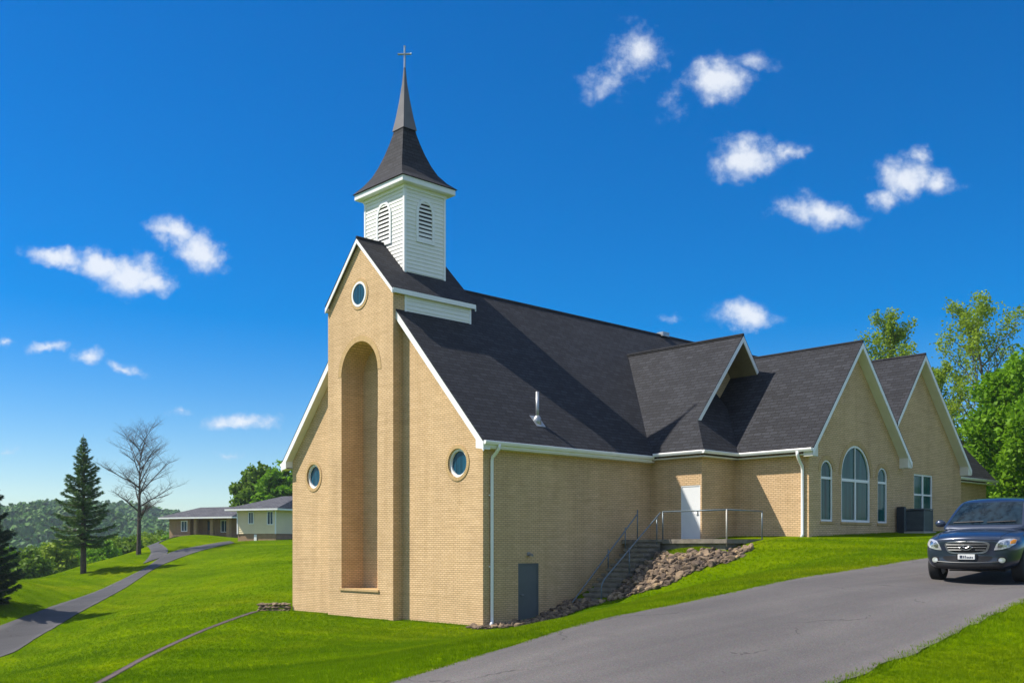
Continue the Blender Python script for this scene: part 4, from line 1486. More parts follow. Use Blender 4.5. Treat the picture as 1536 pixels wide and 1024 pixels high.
def grow(rng, start, direction, length, radius, level, maxlevel, out, tips, spread=.6, up=.25, nb=(3, 5), steps=6, shrink=.62, t0=.3):
    pts = [Vector(start)]
    rad = [radius]
    d = Vector(direction).normalized()
    for k in range(steps):
        d = (d + Vector((rng.gauss(0, .10), rng.gauss(0, .10), rng.gauss(0, .06) + up * .12))).normalized()
        pts.append(pts[-1] + d * (length / steps))
        rad.append(radius * (1 - .8 * (k + 1) / steps))
    out.append((pts, rad, level))
    if level >= maxlevel:
        tips += pts[1:]
        return
    if level >= maxlevel - 1:
        tips += pts[3:]
    n = rng.randint(*nb)
    for i in range(n):
        t_ = t0 + (1 - t0) * (i + rng.random()) / n
        f = t_ * steps
        k = min(int(f), steps - 1)
        p = pts[k].lerp(pts[k + 1], f - k)
        az = rng.uniform(0, 6.283)
        side = Vector((math.cos(az), math.sin(az), rng.uniform(-.1, .35)))
        nd = (d * (1 - spread) + side * spread + Vector((0, 0, up))).normalized()
        grow(rng, p, nd, length * shrink * rng.uniform(.75, 1.15) * (1.15 - .45 * t_), rad[k] * .62, level + 1, maxlevel, out, tips, spread, up, nb, max(3, steps - 1), shrink, t0)


def tube_set(branches, sides=(8, 6, 4, 3, 3, 3, 3)):
    m = MB()
    for pts, rad, lev in branches:
        m.tube(pts, rad, sides[min(lev, len(sides) - 1)], cap=False)
    return m


M_LEAFY = m_leaf('spring_yellow_leaf', (.16, .27, .015), (.32, .43, .035), .8, .45)
M_LEAFG = m_leaf('bright_green_leaf', (.09, .23, .008), (.21, .40, .014), .7, .45)
M_LEAFM = m_leaf('mid_green_leaf', (.075, .16, .010), (.17, .28, .018), .35, .35)
M_NEED = m_leaf('spruce_needle', (.06, .125, .034), (.14, .23, .06), 1.2, .12)
M_NEEDD = m_leaf('dark_fir_needle', (.016, .042, .018), (.04, .08, .032), 1.2, .1)


def base_at(px, z, dz=-.08):
    q_ = site(px, z)
    return Vector((q_.x, q_.y, ground(q_.x, q_.y) + dz))


def spruce(px, z, height, rbase, seed, label, clear=.17, mat=M_NEED, density=1.0, gap=.027):
    rng = random.Random(seed)
    nrg = np.random.default_rng(seed)
    t = thing('spruce_tree', label, 'tree', base_at(px, z))
    m = MB()
    m.tube([(0, 0, 0), (.03, 0, height * .3), (0, .03, height * .7), (0, 0, height)], [height * .021, height * .017, height * .009, .012], 10)
    C = []
    D = []
    h = height * clear
    while h < height * .98:
        f = (h - height * clear) / (height * (1 - clear))
        L0 = rbase * (1 - f) ** 1.02 * (1.0 if f > .1 else .72 + 2.8 * f)
        nbr = 5 if f < .85 else 4
        a0 = rng.uniform(0, 6.28)
        for k in range(nbr):
            L = L0 * rng.choice([rng.uniform(.55, .8), rng.uniform(.85, 1.2), rng.uniform(1.0, 1.3)]) + .04
            az = a0 + k * 6.283 / nbr + rng.uniform(-.35, .35)
            ca, sa = math.cos(az), math.sin(az)
            slope = -.32 + .75 * f + rng.uniform(-.12, .12)
            pts = []
            for s in range(7):
                u = s / 6
                pts.append(Vector((ca * L * u, sa * L * u, h + L * (slope * u + .34 * u * u))))
            m.tube(pts, [.045 * (1 - .85 * s / 6) * (L / rbase + .25) for s in range(7)], 4, cap=False)
            nn = int(L * 120 * density) + 12
            for _ in range(nn):
                u = rng.random() ** .75
                fi = u * 6
                i = min(int(fi), 5)
                p = pts[i].lerp(pts[i + 1], fi - i)
                wid = .26 * L * (1 - u) * (.35 + .9 * u) * 1.1 + .03
                sd = rng.uniform(-1, 1)
                sd = math.copysign(abs(sd) ** .8, sd)
                C.append((p.x - sa * sd * wid + rng.gauss(0, .03), p.y + ca * sd * wid + rng.gauss(0, .03), p.z - abs(sd) * wid * .35 + rng.gauss(0, .04) - rng.random() ** 2 * .16))
                dd = Vector((ca * .8 - sa * math.copysign(.6, sd), sa * .8 + ca * math.copysign(.6, sd), rng.uniform(-.5, .25))).normalized()
                D.append(tuple(dd * (.4 + .6 * min(1, L))))
        h += height * gap * (1.25 - .5 * f) * rng.uniform(.8, 1.2)
    C = np.array(C)
    D = np.array(D)
    n = len(C)
    S = nrg.normal(size=(n, 3))
    Dn = D / np.linalg.norm(D, axis=1, keepdims=True)
    S -= Dn * (S * Dn).sum(1, keepdims=True)
    S /= np.linalg.norm(S, axis=1, keepdims=True)
    ln = nrg.uniform(.14, .34, (n, 1)) * height / 11.5
    wd_ = nrg.uniform(.025, .05, (n, 1)) * height / 11.5
    V_ = np.stack([C - S * wd_, C + D * ln * .5 - S * wd_ * .6, C + D * ln, C + S * wd_], 1).reshape(-1, 3)
    m.build('trunk', M_BARK, t)
    mesh_np('crown', V_, np.arange(4 * n).reshape(-1, 4), mat, t)
    return t


spruce(125, 85, 11.75, 2.4, 3, 'tall pointed spruce standing alone on the lawn beside the lane', .215)
spruce(-30, 62, 10.2, 2.6, 8, 'dark dense fir at the left edge beyond the lane', .03, M_NEEDD, 1.5, .022)


def bare_tree(px, z, height, seed, label):
    rng = random.Random(seed)
    t = thing('bare_tree', label, 'tree', base_at(px, z))
    br, tips = [], []
    tr = [Vector((0, 0, 0)), Vector((.05, 0, height * .16)), Vector((0, .05, height * .34)), Vector((.10, .05, height * .55)), Vector((.05, .1, height * .78)), Vector((.1, .1, height * .97))]
    rad = [height * .024, height * .019, height * .0155, height * .010, height * .005, .012]
    br.append((tr, rad, 0))
    for k in range(17):
        f = .30 + .66 * k / 16
        i = min(int(f * 5), 4)
        fh = height * f
        p = tr[0]
        for a, b in zip(tr, tr[1:]):
            if a.z <= fh <= b.z:
                p = a.lerp(b, (fh - a.z) / (b.z - a.z))
        az = k * 2.4 + rng.uniform(-.4, .4)
        L = height * .40 * math.sin(math.pi * min(.93, 1.12 - f)) ** .8 * rng.uniform(.75, 1.1)
        grow(rng, p, (math.cos(az), math.sin(az), .45 + .85 * f), L, height * .0075 * (1.25 - .7 * f), 1, 4, br, tips, .62, .10, (6, 8), 6, .60, .15)
    tube_set(br).build('trunk', simple('dark_grey_bark', (.075, .06, .05), .9, var=.3, vscale=6, bump=.6, bscale=24), t)
    return t


bt = bare_tree(208, 95, 10.6, 27, 'leafless tree with a fine spreading crown between lane and spruce')


def airy_tree(px, z, height, seed, label, mat, nleaf=9, lsize=.2, clear=.22, wide=.26, levels=3, name='leafing_tree', nb=(4, 5), group=None, steep=.9):
    rng = random.Random(seed)
    nrg = np.random.default_rng(seed)
    t = thing(name, label, 'tree', base_at(px, z), group=group)
    br, tips = [], []
    tr = [Vector((rng.gauss(0, .02 * height * k / 6), rng.gauss(0, .02 * height * k / 6), height * k / 6.1)) for k in range(7)]
    br.append((tr, [height * .016 * (1 - .9 * k / 6) + .01 for k in range(7)], 0))
    n = 22
    for k in range(n):
        f = clear + (.97 - clear) * k / (n - 1)
        i = min(int(f * 6.1), 5)
        p = tr[i].lerp(tr[i + 1], f * 6.1 - i if f * 6.1 - i < 1 else 1)
        g = (f - clear) / (1 - clear)
        L = height * wide * (math.sin(math.pi * (.18 + .74 * g)) ** .8) * rng.uniform(.75, 1.2)
        az = k * 2.39 + rng.uniform(-.5, .5)
        grow(rng, p, (math.cos(az), math.sin(az), steep), L, height * .006 * (1.2 - .8 * g) + .006, 1, levels, br, tips, .5, .25, nb, 5, .6, .2)
    tube_set(br, (8, 5, 4, 3, 3)).build('trunk', M_BARKG, t)
    T = np.array([p[:] for p in tips])
    C = np.repeat(T, nleaf, 0) + nrg.normal(size=(len(T) * nleaf, 3)) * height * .014
    V_, F_ = leaf_quads(C, lsize, nrg)
    mesh_np('crown', V_, F_, mat, t)
    return t


airy_tree(1472, 66, 13.6, 31, 'tallest slender tree with thin yellow green leaves behind the right gable', M_LEAFY, 7, .125, .14, .29, 3, steep=1.1)
airy_tree(1345, 72, 14.4, 33, 'slim yellow green tree rising between the two brick gables', M_LEAFY, 7, .13, .25, .20, 3, steep=1.3)
airy_tree(1409, 78, 11.5, 35, 'small loose yellow green tree low behind the right gable', M_LEAFY, 6, .14, .2, .26, 3)


def bushy(px, z, height, lobes, n, lsize, seed, label, mat, name='leafy_tree', cat='tree', trunk_r=.018, hole=.0, group=None):
    """trunk with limbs to every lobe, leaves spread through the lobes with gaps"""
    rng = random.Random(seed)
    nrg = np.random.default_rng(seed)
    t = thing(name, label, cat, base_at(px, z), group=group)
    m = MB()
    m.tube([(0, 0, 0), (.02 * height, 0, height * .25), (0, .02 * height, height * .55), (0, 0, height * .8)], [height * trunk_r, height * trunk_r * .8, height * trunk_r * .5, .01], 8)
    Cs = []
    tot = sum(l[3] * l[4] for l in lobes)
    for (cx, cy, cz2, rx, rz) in lobes:
        k = int(n * rx * rz / tot)
        m.tube([(0, 0, height * .22), (cx * .4, cy * .4, height * .22 + (cz2 - height * .22) * .6), (cx, cy, cz2)], [height * trunk_r * .55, height * trunk_r * .3, .012], 5, cap=False)
        d = nrg.normal(size=(k, 3))
        d /= np.linalg.norm(d, axis=1, keepdims=True)
        r_ = nrg.uniform(.12, 1, (k, 1)) ** .5
        wob = np.array([1 + .45 * noise.noise(Vector(q_) * 2.2 + Vector((seed, cx, cy))) for q_ in d])[:, None]
        Cs.append(np.array([cx, cy, cz2]) + d * r_ * wob * np.array([rx, rx, rz]))
    C = np.concatenate(Cs)
    nz = np.array([noise.noise(Vector(q_) * (5.5 / height) + Vector((seed * 3.1, 0, 0))) + .5 * noise.noise(Vector(q_) * (16 / height)) for q_ in C])
    C = C[nz > -.16 + hole]
    V_, F_ = leaf_quads(C, lsize, nrg, 1.35, .3)
    m.build('trunk', M_BARK, t)
    mesh_np('crown', V_, F_, mat, t)
    return t


def lobes(rng, n, R_, h0, h1, r):
    out = []
    for k in range(n):
        f = (k + .5) / n
        z = h0 + (h1 - h0) * f
        w_ = R_ * math.sin(math.pi * (.22 + .68 * f))
        a = k * 2.4 + rng.uniform(-.4, .4)
        d = w_ * rng.uniform(.35, .8)
        rad = r * rng.uniform(.8, 1.25) * (1.1 - .4 * f)
        out.append((d * math.cos(a), d * math.sin(a), z, rad, rad * .85))
    return out


lr = random.Random(4)
bushy(1532, 56, 10.2, lobes(lr, 15, 3.1, 1.8, 8.8, 1.6), 26000, .21, 41, 'big dense bright green tree at the right edge behind the car', M_LEAFG)
bushy(1606, 50, 10.5, lobes(lr, 15, 3.2, 1.5, 9.2, 1.7), 26000, .20, 42, 'broad green tree cut off by the right edge of the view', M_LEAFG)
bushy(1500, 60, 6.6, lobes(lr, 11, 2.4, .8, 5.6, 1.3), 16000, .2, 43, 'low dark green tree between the rear wing and the car', M_LEAFG)
bushy(1452, 74, 8.6, lobes(lr, 11, 3.0, 2.0, 7.4, 1.6), 9000, .22, 46, 'thin leafed green tree peeping over the rear roof', M_LEAFY, hole=.12)
bushy(386, 134, 9.8, lobes(lr, 14, 3.6, 2.4, 8.6, 1.9), 12000, .42, 44, 'round green tree behind the cream bungalow roof', M_LEAFM)
bushy(428, 131, 10.4, lobes(lr, 14, 3.6, 2.4, 9.0, 2.0), 12000, .42, 45, 'taller bright tree behind the cream bungalow next to the church wall', M_LEAFG)

# shrubs and small trees just over the brow of the left lawn
brow = [(42, 112, 812, 2.6), (60, 128, 800, 3.0), (84, 118, 796, 3.1), (104, 136, 783, 3.4), (150, 118, 806, 2.8), (162, 140, 790, 3.3), (186, 126, 800, 2.9), (196, 150, 788, 3.4),
        (216, 138, 796, 3.0), (230, 158, 783, 3.6), (250, 146, 798, 2.6), (20, 140, 800, 3.6), (130, 150, 778, 3.8), (4, 112, 810, 3.0)]
blabel = ['leafy shrub nearest the dark fir over the brow of the lawn', 'rounded green tree right of the dark fir beyond the brow', 'wide leafy tree left of the spruce beyond the lawn', 'tall hazy green tree just left of the spruce', 'bright shrub right of the spruce trunk', 'green tree between spruce and bare tree, set back', 'low yellow green shrub left of the bare tree trunk', 'broad tree behind the low yellow green shrubs', 'low yellow green shrub right of the bare tree trunk', 'green tree behind the bare tree, near the bungalow', 'small shrub at the left end of the brown bungalow', 'tall tree behind the dark fir at the left', 'tall green tree hidden behind the spruce', 'leafy tree behind the dark fir foliage at the left edge']
for k, ((px, z, ty, r_), lb) in enumerate(zip(brow, blabel)):
    h = sight(px, ty, z).z - base_at(px, z).z
    bushy(px, z, h, lobes(lr, 9, r_, h * .16, h * .82, r_ * .62), 6500, .36, 60 + k, lb, [M_LEAFM, M_LEAFG, M_LEAFY][k % 3], 'shrub' if 'shrub' in lb else 'leafy_tree', 'shrub' if 'shrub' in lb else 'tree', .012, group='trees and shrubs over the brow of the lawn')

# ------------------------------------------------------------------ far woods on the hills (one mass)
fr = np.random.default_rng(9)
NF = 13000
pxs = fr.uniform(-420, 640, NF * 2)
zs = np.sqrt(fr.uniform(165 ** 2, 1000 ** 2, NF * 2))
keep = fr.random(NF * 2) < np.clip(.30 + zs / 900, 0, 1)
pxs, zs = pxs[keep][:NF], zs[keep][:NF]
pxs2 = fr.uniform(640, 2600, 2600)
zs2 = np.sqrt(fr.uniform(170 ** 2, 620 ** 2, 2600))
pxs, zs = np.concatenate([pxs, pxs2]), np.concatenate([zs, zs2])
xx = (pxs - 768) / FPX * zs
FP = np.stack([EYE.x + RGT.x * xx + FWD.x * zs, EYE.y + RGT.y * xx + FWD.y * zs], 1)
FZ = ground_np(FP)
M_WOODS = m_leaf('far_wood_leaf', (.022, .105, .016), (.105, .225, .025), .035, .2)
for vi in range(3):
    d = fr.normal(size=(150, 3))
    d[:, 2] = np.abs(d[:, 2]) * 1.15 - .25
    d /= np.linalg.norm(d, axis=1, keepdims=True)
    rad_ = np.array([.8 + .5 * noise.noise(Vector(q_) * 2 + Vector((vi * 9, 0, 0))) for q_ in d])[:, None]
    C = d * rad_ * np.array([1, 1, 1.0]) * fr.uniform(.75, 1, (150, 1))
    nrm = d
    a = np.cross(nrm, fr.normal(size=(150, 3)))
    a /= np.linalg.norm(a, axis=1, keepdims=True)
    b = np.cross(nrm, a) + nrm * fr.normal(size=(150, 1)) * .4
    s = fr.uniform(.16, .34, (150, 1))
    BV = np.stack([C - a * s, C + b * s * .8, C + a * s, C - b * s * .8], 1).reshape(-1, 3)
    BF = np.arange(600).reshape(-1, 4)
    sel = np.arange(len(FP)) % 3 == vi
    sc = fr.uniform(1.9, 4.0, sel.sum()) * np.clip(.8 + zs[sel] / 900, .8, 1.5)
    pt = np.column_stack([FP[sel], FZ[sel] + sc * 1.05])
    numpy_instances('woodland', BV, BF, pt, sc, fr.uniform(0, 6.28, sel.sum()), M_WOODS, squash=fr.uniform(.95, 1.5, sel.sum()))

# ------------------------------------------------------------------ grass blades on the near lawns
gr = np.random.default_rng(17)
FOOT = [(-12.25, -.02), (TX0 - .03, -.02), (TX0 - .03, TF - .03), (TX1 + .03, TF - .03), (TX1 + .03, -.02), (.02, -.02), (.02, 8.8), (2.5, 8.8), (2.5, 11), (WX1 + .02, 11), (WX1 + .02, 24.5), (-12.25, 31)]
LAND = [(.0, 3.6), (2.1, 3.6), (2.1, 7), (4.9, 7), (4.9, 11), (0, 11)]


def tuft(nb, seed):
    g = np.random.default_rng(seed)
    V_ = []
    for k in range(nb):
        a = g.uniform(0, 6.28)
        r0 = g.uniform(0, .9)
        bx, by = r0 * math.cos(a), r0 * math.sin(a)
        h = g.uniform(.6, 1.15)
        le = g.uniform(.1, .6)
        an = g.uniform(0, 6.28)
        w_ = g.uniform(.05, .09)
        wx, wy = math.cos(an) * w_, math.sin(an) * w_
        lx, ly = math.cos(a + g.normal() * .8) * le, math.sin(a + g.normal() * .8) * le
        V_ += [(bx - wx, by - wy, -.05), (bx + wx, by + wy, -.05), (bx + lx, by + ly, h)]
    return np.array(V_), np.arange(3 * nb).reshape(-1, 3)


def grass_band(z0, z1, per_m2, size, pxr=(-260, 2000), nb=9, seed=1, fade=.55):
    half = .5 * ((pxr[1] - pxr[0]) / FPX) * (z1 ** 2 - z0 ** 2)
    n = int(half * per_m2)
    px = gr.uniform(*pxr, n)
    z = np.sqrt(gr.uniform(z0 ** 2, z1 ** 2, n))
    x = (px - 768) / FPX * z
    P = np.stack([EYE.x + RGT.x * x + FWD.x * z, EYE.y + RGT.y * x + FWD.y * z], 1)
    bad = np.zeros(n, bool)
    for pl in (DRIVE_POLY, LANE_POLY, PATH_POLY, FOOT, LAND, BANK, EDGE):
        bad |= in_poly(P, pl)
    bad |= gr.random(n) > 1 - (1 - fade) * (z - z0) / (z1 - z0)
    P = P[~bad]
    BV, BF = tuft(nb, seed)
    s = gr.uniform(.7, 1.3, len(P)) * size
    return numpy_instances('grass', BV, BF, np.column_stack([P, ground_np(P)]), s, gr.uniform(0, 6.28, len(P)), M_BLADE)


grass_band(7.5, 14, 520, .036, nb=10, seed=1)
grass_band(14, 22, 300, .043, nb=9, seed=2)
grass_band(22, 36, 130, .052, nb=8, seed=3)
grass_band(36, 64, 46, .062, (-80, 640), nb=8, seed=4, fade=.3)
grass_band(64, 100, 12, .08, (-60, 460), nb=8, seed=5, fade=.0)
# longer fringe along the driveway edges and at the foot of the walls
fr_pts = []
for e in (U_EDGE, L_EDGE):
    rs = resample([(*plan(x, z),) for x, z, _ in e], 1500)
    for p in rs:
        for _ in range(3):
            fr_pts.append((p.x + rr.gauss(0, .06), p.y + rr.gauss(0, .06)))
for (a, b) in (((-12.3, -.08), (TX0, -.08)), ((TX0, TF - .08), (TX1, TF - .08)), ((TX1 + .05, -.08), (-.3, -.08)), ((WX1 + .08, 11.2), (WX1 + .08, 18))):
    for k in range(260):
        t_ = rr.random()
        fr_pts.append((a[0] + (b[0] - a[0]) * t_ + rr.gauss(0, .04), a[1] + (b[1] - a[1]) * t_ - abs(rr.gauss(0, .05)) * (a[0] != b[0])))
for k in range(900):
    fr_pts.append((rr.uniform(2.3, 4.5), rr.uniform(6.2, 6.98)))
fp = np.array(fr_pts)
BV, BF = tuft(9, 6)
numpy_instances('grass', BV, BF, np.column_stack([fp, ground_np(fp)]), gr.uniform(.045, .085, len(fp)), gr.uniform(0, 6.28, len(fp)), M_BLADE)

# ================================================================== car
M_PAINT, tpt, bpt, _o = new_mat('dark_blue_car_paint')
bpt.inputs['Base Color'].default_value = (.028, .036, .06, 1)
bpt.inputs['Metallic'].default_value = .35
bpt.inputs['Roughness'].default_value = .32
bpt.inputs['Coat Weight'].default_value = 1.0
bpt.inputs['Coat Roughness'].default_value = .04
fk = tpt.noise(tpt.add('ShaderNodeTexCoord').outputs['Object'], 2.0, 3)
tpt.put(bpt.inputs['Base Color'], tpt.ramp(fk, [(.35, (.014, .024, .052)), (.65, (.020, .033, .068))]))
M_CGLASS = m_glass('car_window_glass', (.010, .020, .030), .03, .01)
M_CHROME = simple('chrome', (.34, .35, .37), .38, 1.0, var=.03)
M_BLACKP = simple('black_plastic', (.012, .012, .014), .5, var=.2)
M_RUBBER = simple('tyre_rubber', (.018, .018, .019), .85, var=.2, vscale=10)
M_LENS = simple('clear_lens', (.62, .64, .68), .12, .55, var=.25, vscale=16)
M_AMBER = simple('amber_lens', (.75, .27, .02), .2, var=.1)
M_PLATE = simple('plate_white', (.72, .73, .72), .4, var=.03)
M_INK = simple('plate_ink', (.05, .06, .10), .5)
cq = site(1449, 20.4)
CB = R(6.5)
fdir = Vector((math.sin(CB), -math.cos(CB)))     # forward on the plan
back = -fdir
zf = ground(cq.x + back.x * .9, cq.y + back.y * .9) + .035
zb = ground(cq.x + back.x * 3.6, cq.y + back.y * 3.6) + .035
pitch = math.atan2(zb - zf, 2.7)
car = thing('parked_car', 'dark blue sport utility car facing the viewer on the driveway', 'car', (cq.x, cq.y, zf - .9 * math.tan(pitch)))
car.rotation_euler = (pitch, 0, CB)

CS = [  # y, bottom z, (x,z) profile: bottom edge, sill, widest, shoulder, top edge, top centre z
    (0.00, .33, (.52, .33), (.64, .42), (.68, .62), (.66, .80), (.52, .90), .93),
    (0.10, .29, (.68, .29), (.82, .40), (.86, .62), (.83, .84), (.64, .955), .99),
    (0.40, .26, (.76, .26), (.90, .40), (.93, .64), (.91, .90), (.72, 1.02), 1.055),
    (0.85, .26, (.78, .26), (.915, .40), (.94, .66), (.92, .94), (.76, 1.06), 1.095),
    (1.30, .26, (.78, .26), (.915, .40), (.94, .66), (.925, .98), (.79, 1.09), 1.12),
    (2.10, .26, (.78, .26), (.915, .40), (.94, .66), (.93, 1.00), (.84, 1.10), 1.12),
    (3.20, .26, (.78, .26), (.915, .40), (.94, .66), (.93, 1.02), (.84, 1.12), 1.13),
    (4.20, .30, (.76, .30), (.90, .44), (.92, .66), (.91, 1.02), (.82, 1.13), 1.13),
    (4.55, .40, (.68, .40), (.80, .50), (.84, .66), (.82, 1.00), (.72, 1.10), 1.11),
]


def loft(sections, name, mat, parent, bow=0.0, sub=2, cuts=()):
    bm = bmesh.new()
    rows = []
    for si, sec in enumerate(sections):
        y, zb_, prof_, zt = sec[0], sec[1], sec[2:-1], sec[-1]
        half_ = [(0, zb_)] + list(prof_) + [(0, zt)]
        loop = [(x, z) for x, z in half_] + [(-x, z) for x, z in reversed(half_[1:-1])]
        fall = max(0.0, 1 - y / 1.0)
        rows.append([bm.verts.new((x, y + bow * fall * (abs(x) / .9) ** 2, z)) for x, z in loop])
    n = len(rows[0])
    for a, b in zip(rows, rows[1:]):
        for k in range(n):
            bm.faces.new((a[k], a[(k + 1) % n], b[(k + 1) % n], b[k]))
    bm.faces.new(rows[0][::-1])
    bm.faces.new(rows[-1])
    bmesh.ops.recalc_face_normals(bm, faces=bm.faces)
    me = bpy.data.meshes.new(name)
    bm.to_mesh(me)
    bm.free()
    o = bpy.data.objects.new(name, me)
    COL.objects.link(o)
    md = o.modifiers.new('smooth', 'SUBSURF')
    md.levels = md.render_levels = sub
    cutters = []
    for (y, z, r_, x0, x1) in cuts:
        cm = MB().tube([(x0, y, z), (x1, y, z)], r_, 28).build('wheel_cut', mat)
        bb = o.modifiers.new('cut', 'BOOLEAN')
        bb.operation = 'DIFFERENCE'
        bb.object = cm
        bb.solver = 'EXACT'
        cutters.append(cm)
    dg = bpy.context.evaluated_depsgraph_get()
    me2 = bpy.data.meshes.new_from_object(o.evaluated_get(dg))
    o.modifiers.clear()
    o.data = me2
    for c in cutters:
        bpy.data.objects.remove(c, do_unlink=True)
    me2.materials.clear()
    me2.materials.append(mat)
    me2.polygons.foreach_set('use_smooth', [True] * len(me2.polygons))
    o.parent = parent
    return o


WR = .345
cuts = [(.88, WR, .41, .60, 1.2), (.88, WR, .41, -1.2, -.60), (3.62, WR, .41, .60, 1.2), (3.62, WR, .41, -1.2, -.60)]
body = loft(CS, 'body', M_PAINT, car, .20, 3, cuts)
try:
    body.data.set_sharp_from_angle(angle=R(40))
except Exception:
    pass
dg = bpy.context.evaluated_depsgraph_get()
bvh = BVHTree.FromPolygons([v.co.copy() for v in body.data.vertices], [tuple(p.vertices) for p in body.data.polygons])
# greenhouse: painted roof and pillars, glass set into it
GH = [(1.18, 1.04, (.80, 1.04), (.83, 1.06), (.82, 1.07), (.80, 1.08), (.74, 1.09), 1.10),
      (1.30, 1.04, (.82, 1.04), (.84, 1.08), (.82, 1.13), (.79, 1.17), (.70, 1.19), 1.205),
      (1.95, 1.04, (.84, 1.04), (.85, 1.14), (.79, 1.40), (.72, 1.60), (.58, 1.665), 1.69),
      (2.20, 1.04, (.84, 1.04), (.85, 1.14), (.79, 1.42), (.71, 1.645), (.56, 1.70), 1.725),
      (3.20, 1.04, (.84, 1.04), (.85, 1.14), (.79, 1.43), (.71, 1.66), (.56, 1.72), 1.745),
      (4.05, 1.04, (.82, 1.04), (.84, 1.14), (.77, 1.42), (.69, 1.61), (.55, 1.67), 1.69),
      (4.50, 1.04, (.76, 1.04), (.77, 1.10), (.73, 1.22), (.70, 1.32), (.52, 1.36), 1.37)]
cabin = loft(GH, 'cabin', M_PAINT, car, 0, 3)
cbvh = BVHTree.FromPolygons([v.co.copy() for v in cabin.data.vertices], [tuple(p.vertices) for p in cabin.data.polygons])


def patch(name, outline, mat, parent, axis='front', off=.008, tree=None, n=14, th=.02):
    """a panel that follows the body: outline (u,v) cast on to the shell"""
    tree = tree or bvh
    us = [p[0] for p in outline]
    vs = [p[1] for p in outline]
    N = 26
    m_ = MB()
    du, dv = (max(us) - min(us)) / N, (max(vs) - min(vs)) / N
    # inner rows: scan the outline row by row
    rows = []
    for r_ in range(N + 1):
        v = min(vs) + dv * r_
        v = min(max(v, min(vs) + 1e-5), max(vs) - 1e-5)
        xs = []
        for (a, b) in zip(outline, outline[1:] + outline[:1]):
            if (a[1] <= v < b[1]) or (b[1] <= v < a[1]):
                xs.append(a[0] + (b[0] - a[0]) * (v - a[1]) / (b[1] - a[1]))
        if len(xs) < 2:
            continue
        x0, x1 = min(xs), max(xs)
        row = []
        for k in range(n + 1):
            u = x0 + (x1 - x0) * k / n
            if axis == 'front':
                h = tree.ray_cast(Vector((u, -2, v)), Vector((0, 1, 0)))
                p = h[0] if h[0] else Vector((u, .3, v))
                nrm = h[1] if h[0] else Vector((0, -1, 0))
            else:
                s = 1 if axis == 'right' else -1
                h = tree.ray_cast(Vector((2 * s, u, v)), Vector((-s, 0, 0)))
                p = h[0] if h[0] else Vector((.8 * s, u, v))
                nrm = h[1] if h[0] else Vector((s, 0, 0))
            if nrm.dot(Vector((0, -1, 0)) if axis == 'front' else Vector((1 if axis == 'right' else -1, 0, 0))) < 0:
                nrm = -nrm
            row.append((p + nrm * off, p - nrm * th))
        rows.append(row)
    for a, b in zip(rows, rows[1:]):
        for k in range(n):
            m_.poly([a[k][0], a[k + 1][0], b[k + 1][0], b[k][0]])
    edge = [r_[0] for r_ in rows] + rows[-1][1:-1] + [r_[-1] for r_ in reversed(rows)] + list(reversed(rows[0][1:-1]))
    for k in range(len(edge)):
        a, b = edge[k], edge[(k + 1) % len(edge)]
        m_.poly([a[0], b[0], b[1], a[1]])
    return m_.build(name, mat, parent, smooth=False)


def superell(cx, cz2, rx, rz, p=3.5, n=40):
    out = []
    for k in range(n):
        a = 2 * math.pi * k / n
        c, s = math.cos(a), math.sin(a)
        out.append((cx + rx * math.copysign(abs(c) ** (2 / p), c), cz2 + rz * math.copysign(abs(s) ** (2 / p), s)))
    return out


def trap(top_w, bot_w, z1, z0, n=10):
    """grille outline: wide top, narrower rounded foot"""
    pts = []
    for k in range(40):
        a = 2 * math.pi * k / 40
        c, s = math.cos(a), math.sin(a)
        sc = math.copysign(abs(s) ** .55, s)
        w_ = bot_w + (top_w - bot_w) * (sc + 1) / 2
        pts.append((w_ * math.copysign(abs(c) ** .5, c), .5 * (z0 + z1) + .5 * (z1 - z0) * sc))
    return pts


gs = patch('grille', trap(.46, .37, .87, .605), M_CHROME, car, off=.012)
patch('grille_mesh', trap(.415, .33, .845, .64), M_BLACKP, gs, off=.020)
gb = MB()
for z in (.69, .742, .795):
    row = []
    wq = .335 + (z - .64) * .38
    for k in range(13):
        u = -wq + 2 * wq * k / 12
        h = bvh.ray_cast(Vector((u, -2, z)), Vector((0, 1, 0)))
        row.append(h[0] + Vector((0, -.028, 0)))
    gb.tube(row, .011, 6)
gb.build('grille_bar', simple('grey_grille_bar', (.07, .075, .08), .4, .5), gs)
hb = bvh.ray_cast(Vector((0, -2, .742)), Vector((0, 1, 0)))[0].y - .045
bd = MB()
ell = [(.105 * math.cos(2 * math.pi * k / 28), hb, .742 + .048 * math.sin(2 * math.pi * k / 28)) for k in range(29)]
bd.tube(ell, .0095, 6)
bd.tube([(-.06, hb, .755), (0, hb - .004, .73), (.06, hb, .755)], .012, 6)
bd.tube([(-.135, hb + .006, .742), (-.10, hb, .742)], .009, 6).tube([(.10, hb, .742), (.135, hb + .006, .742)], .009, 6)
bd.build('badge', M_CHROME, gs)
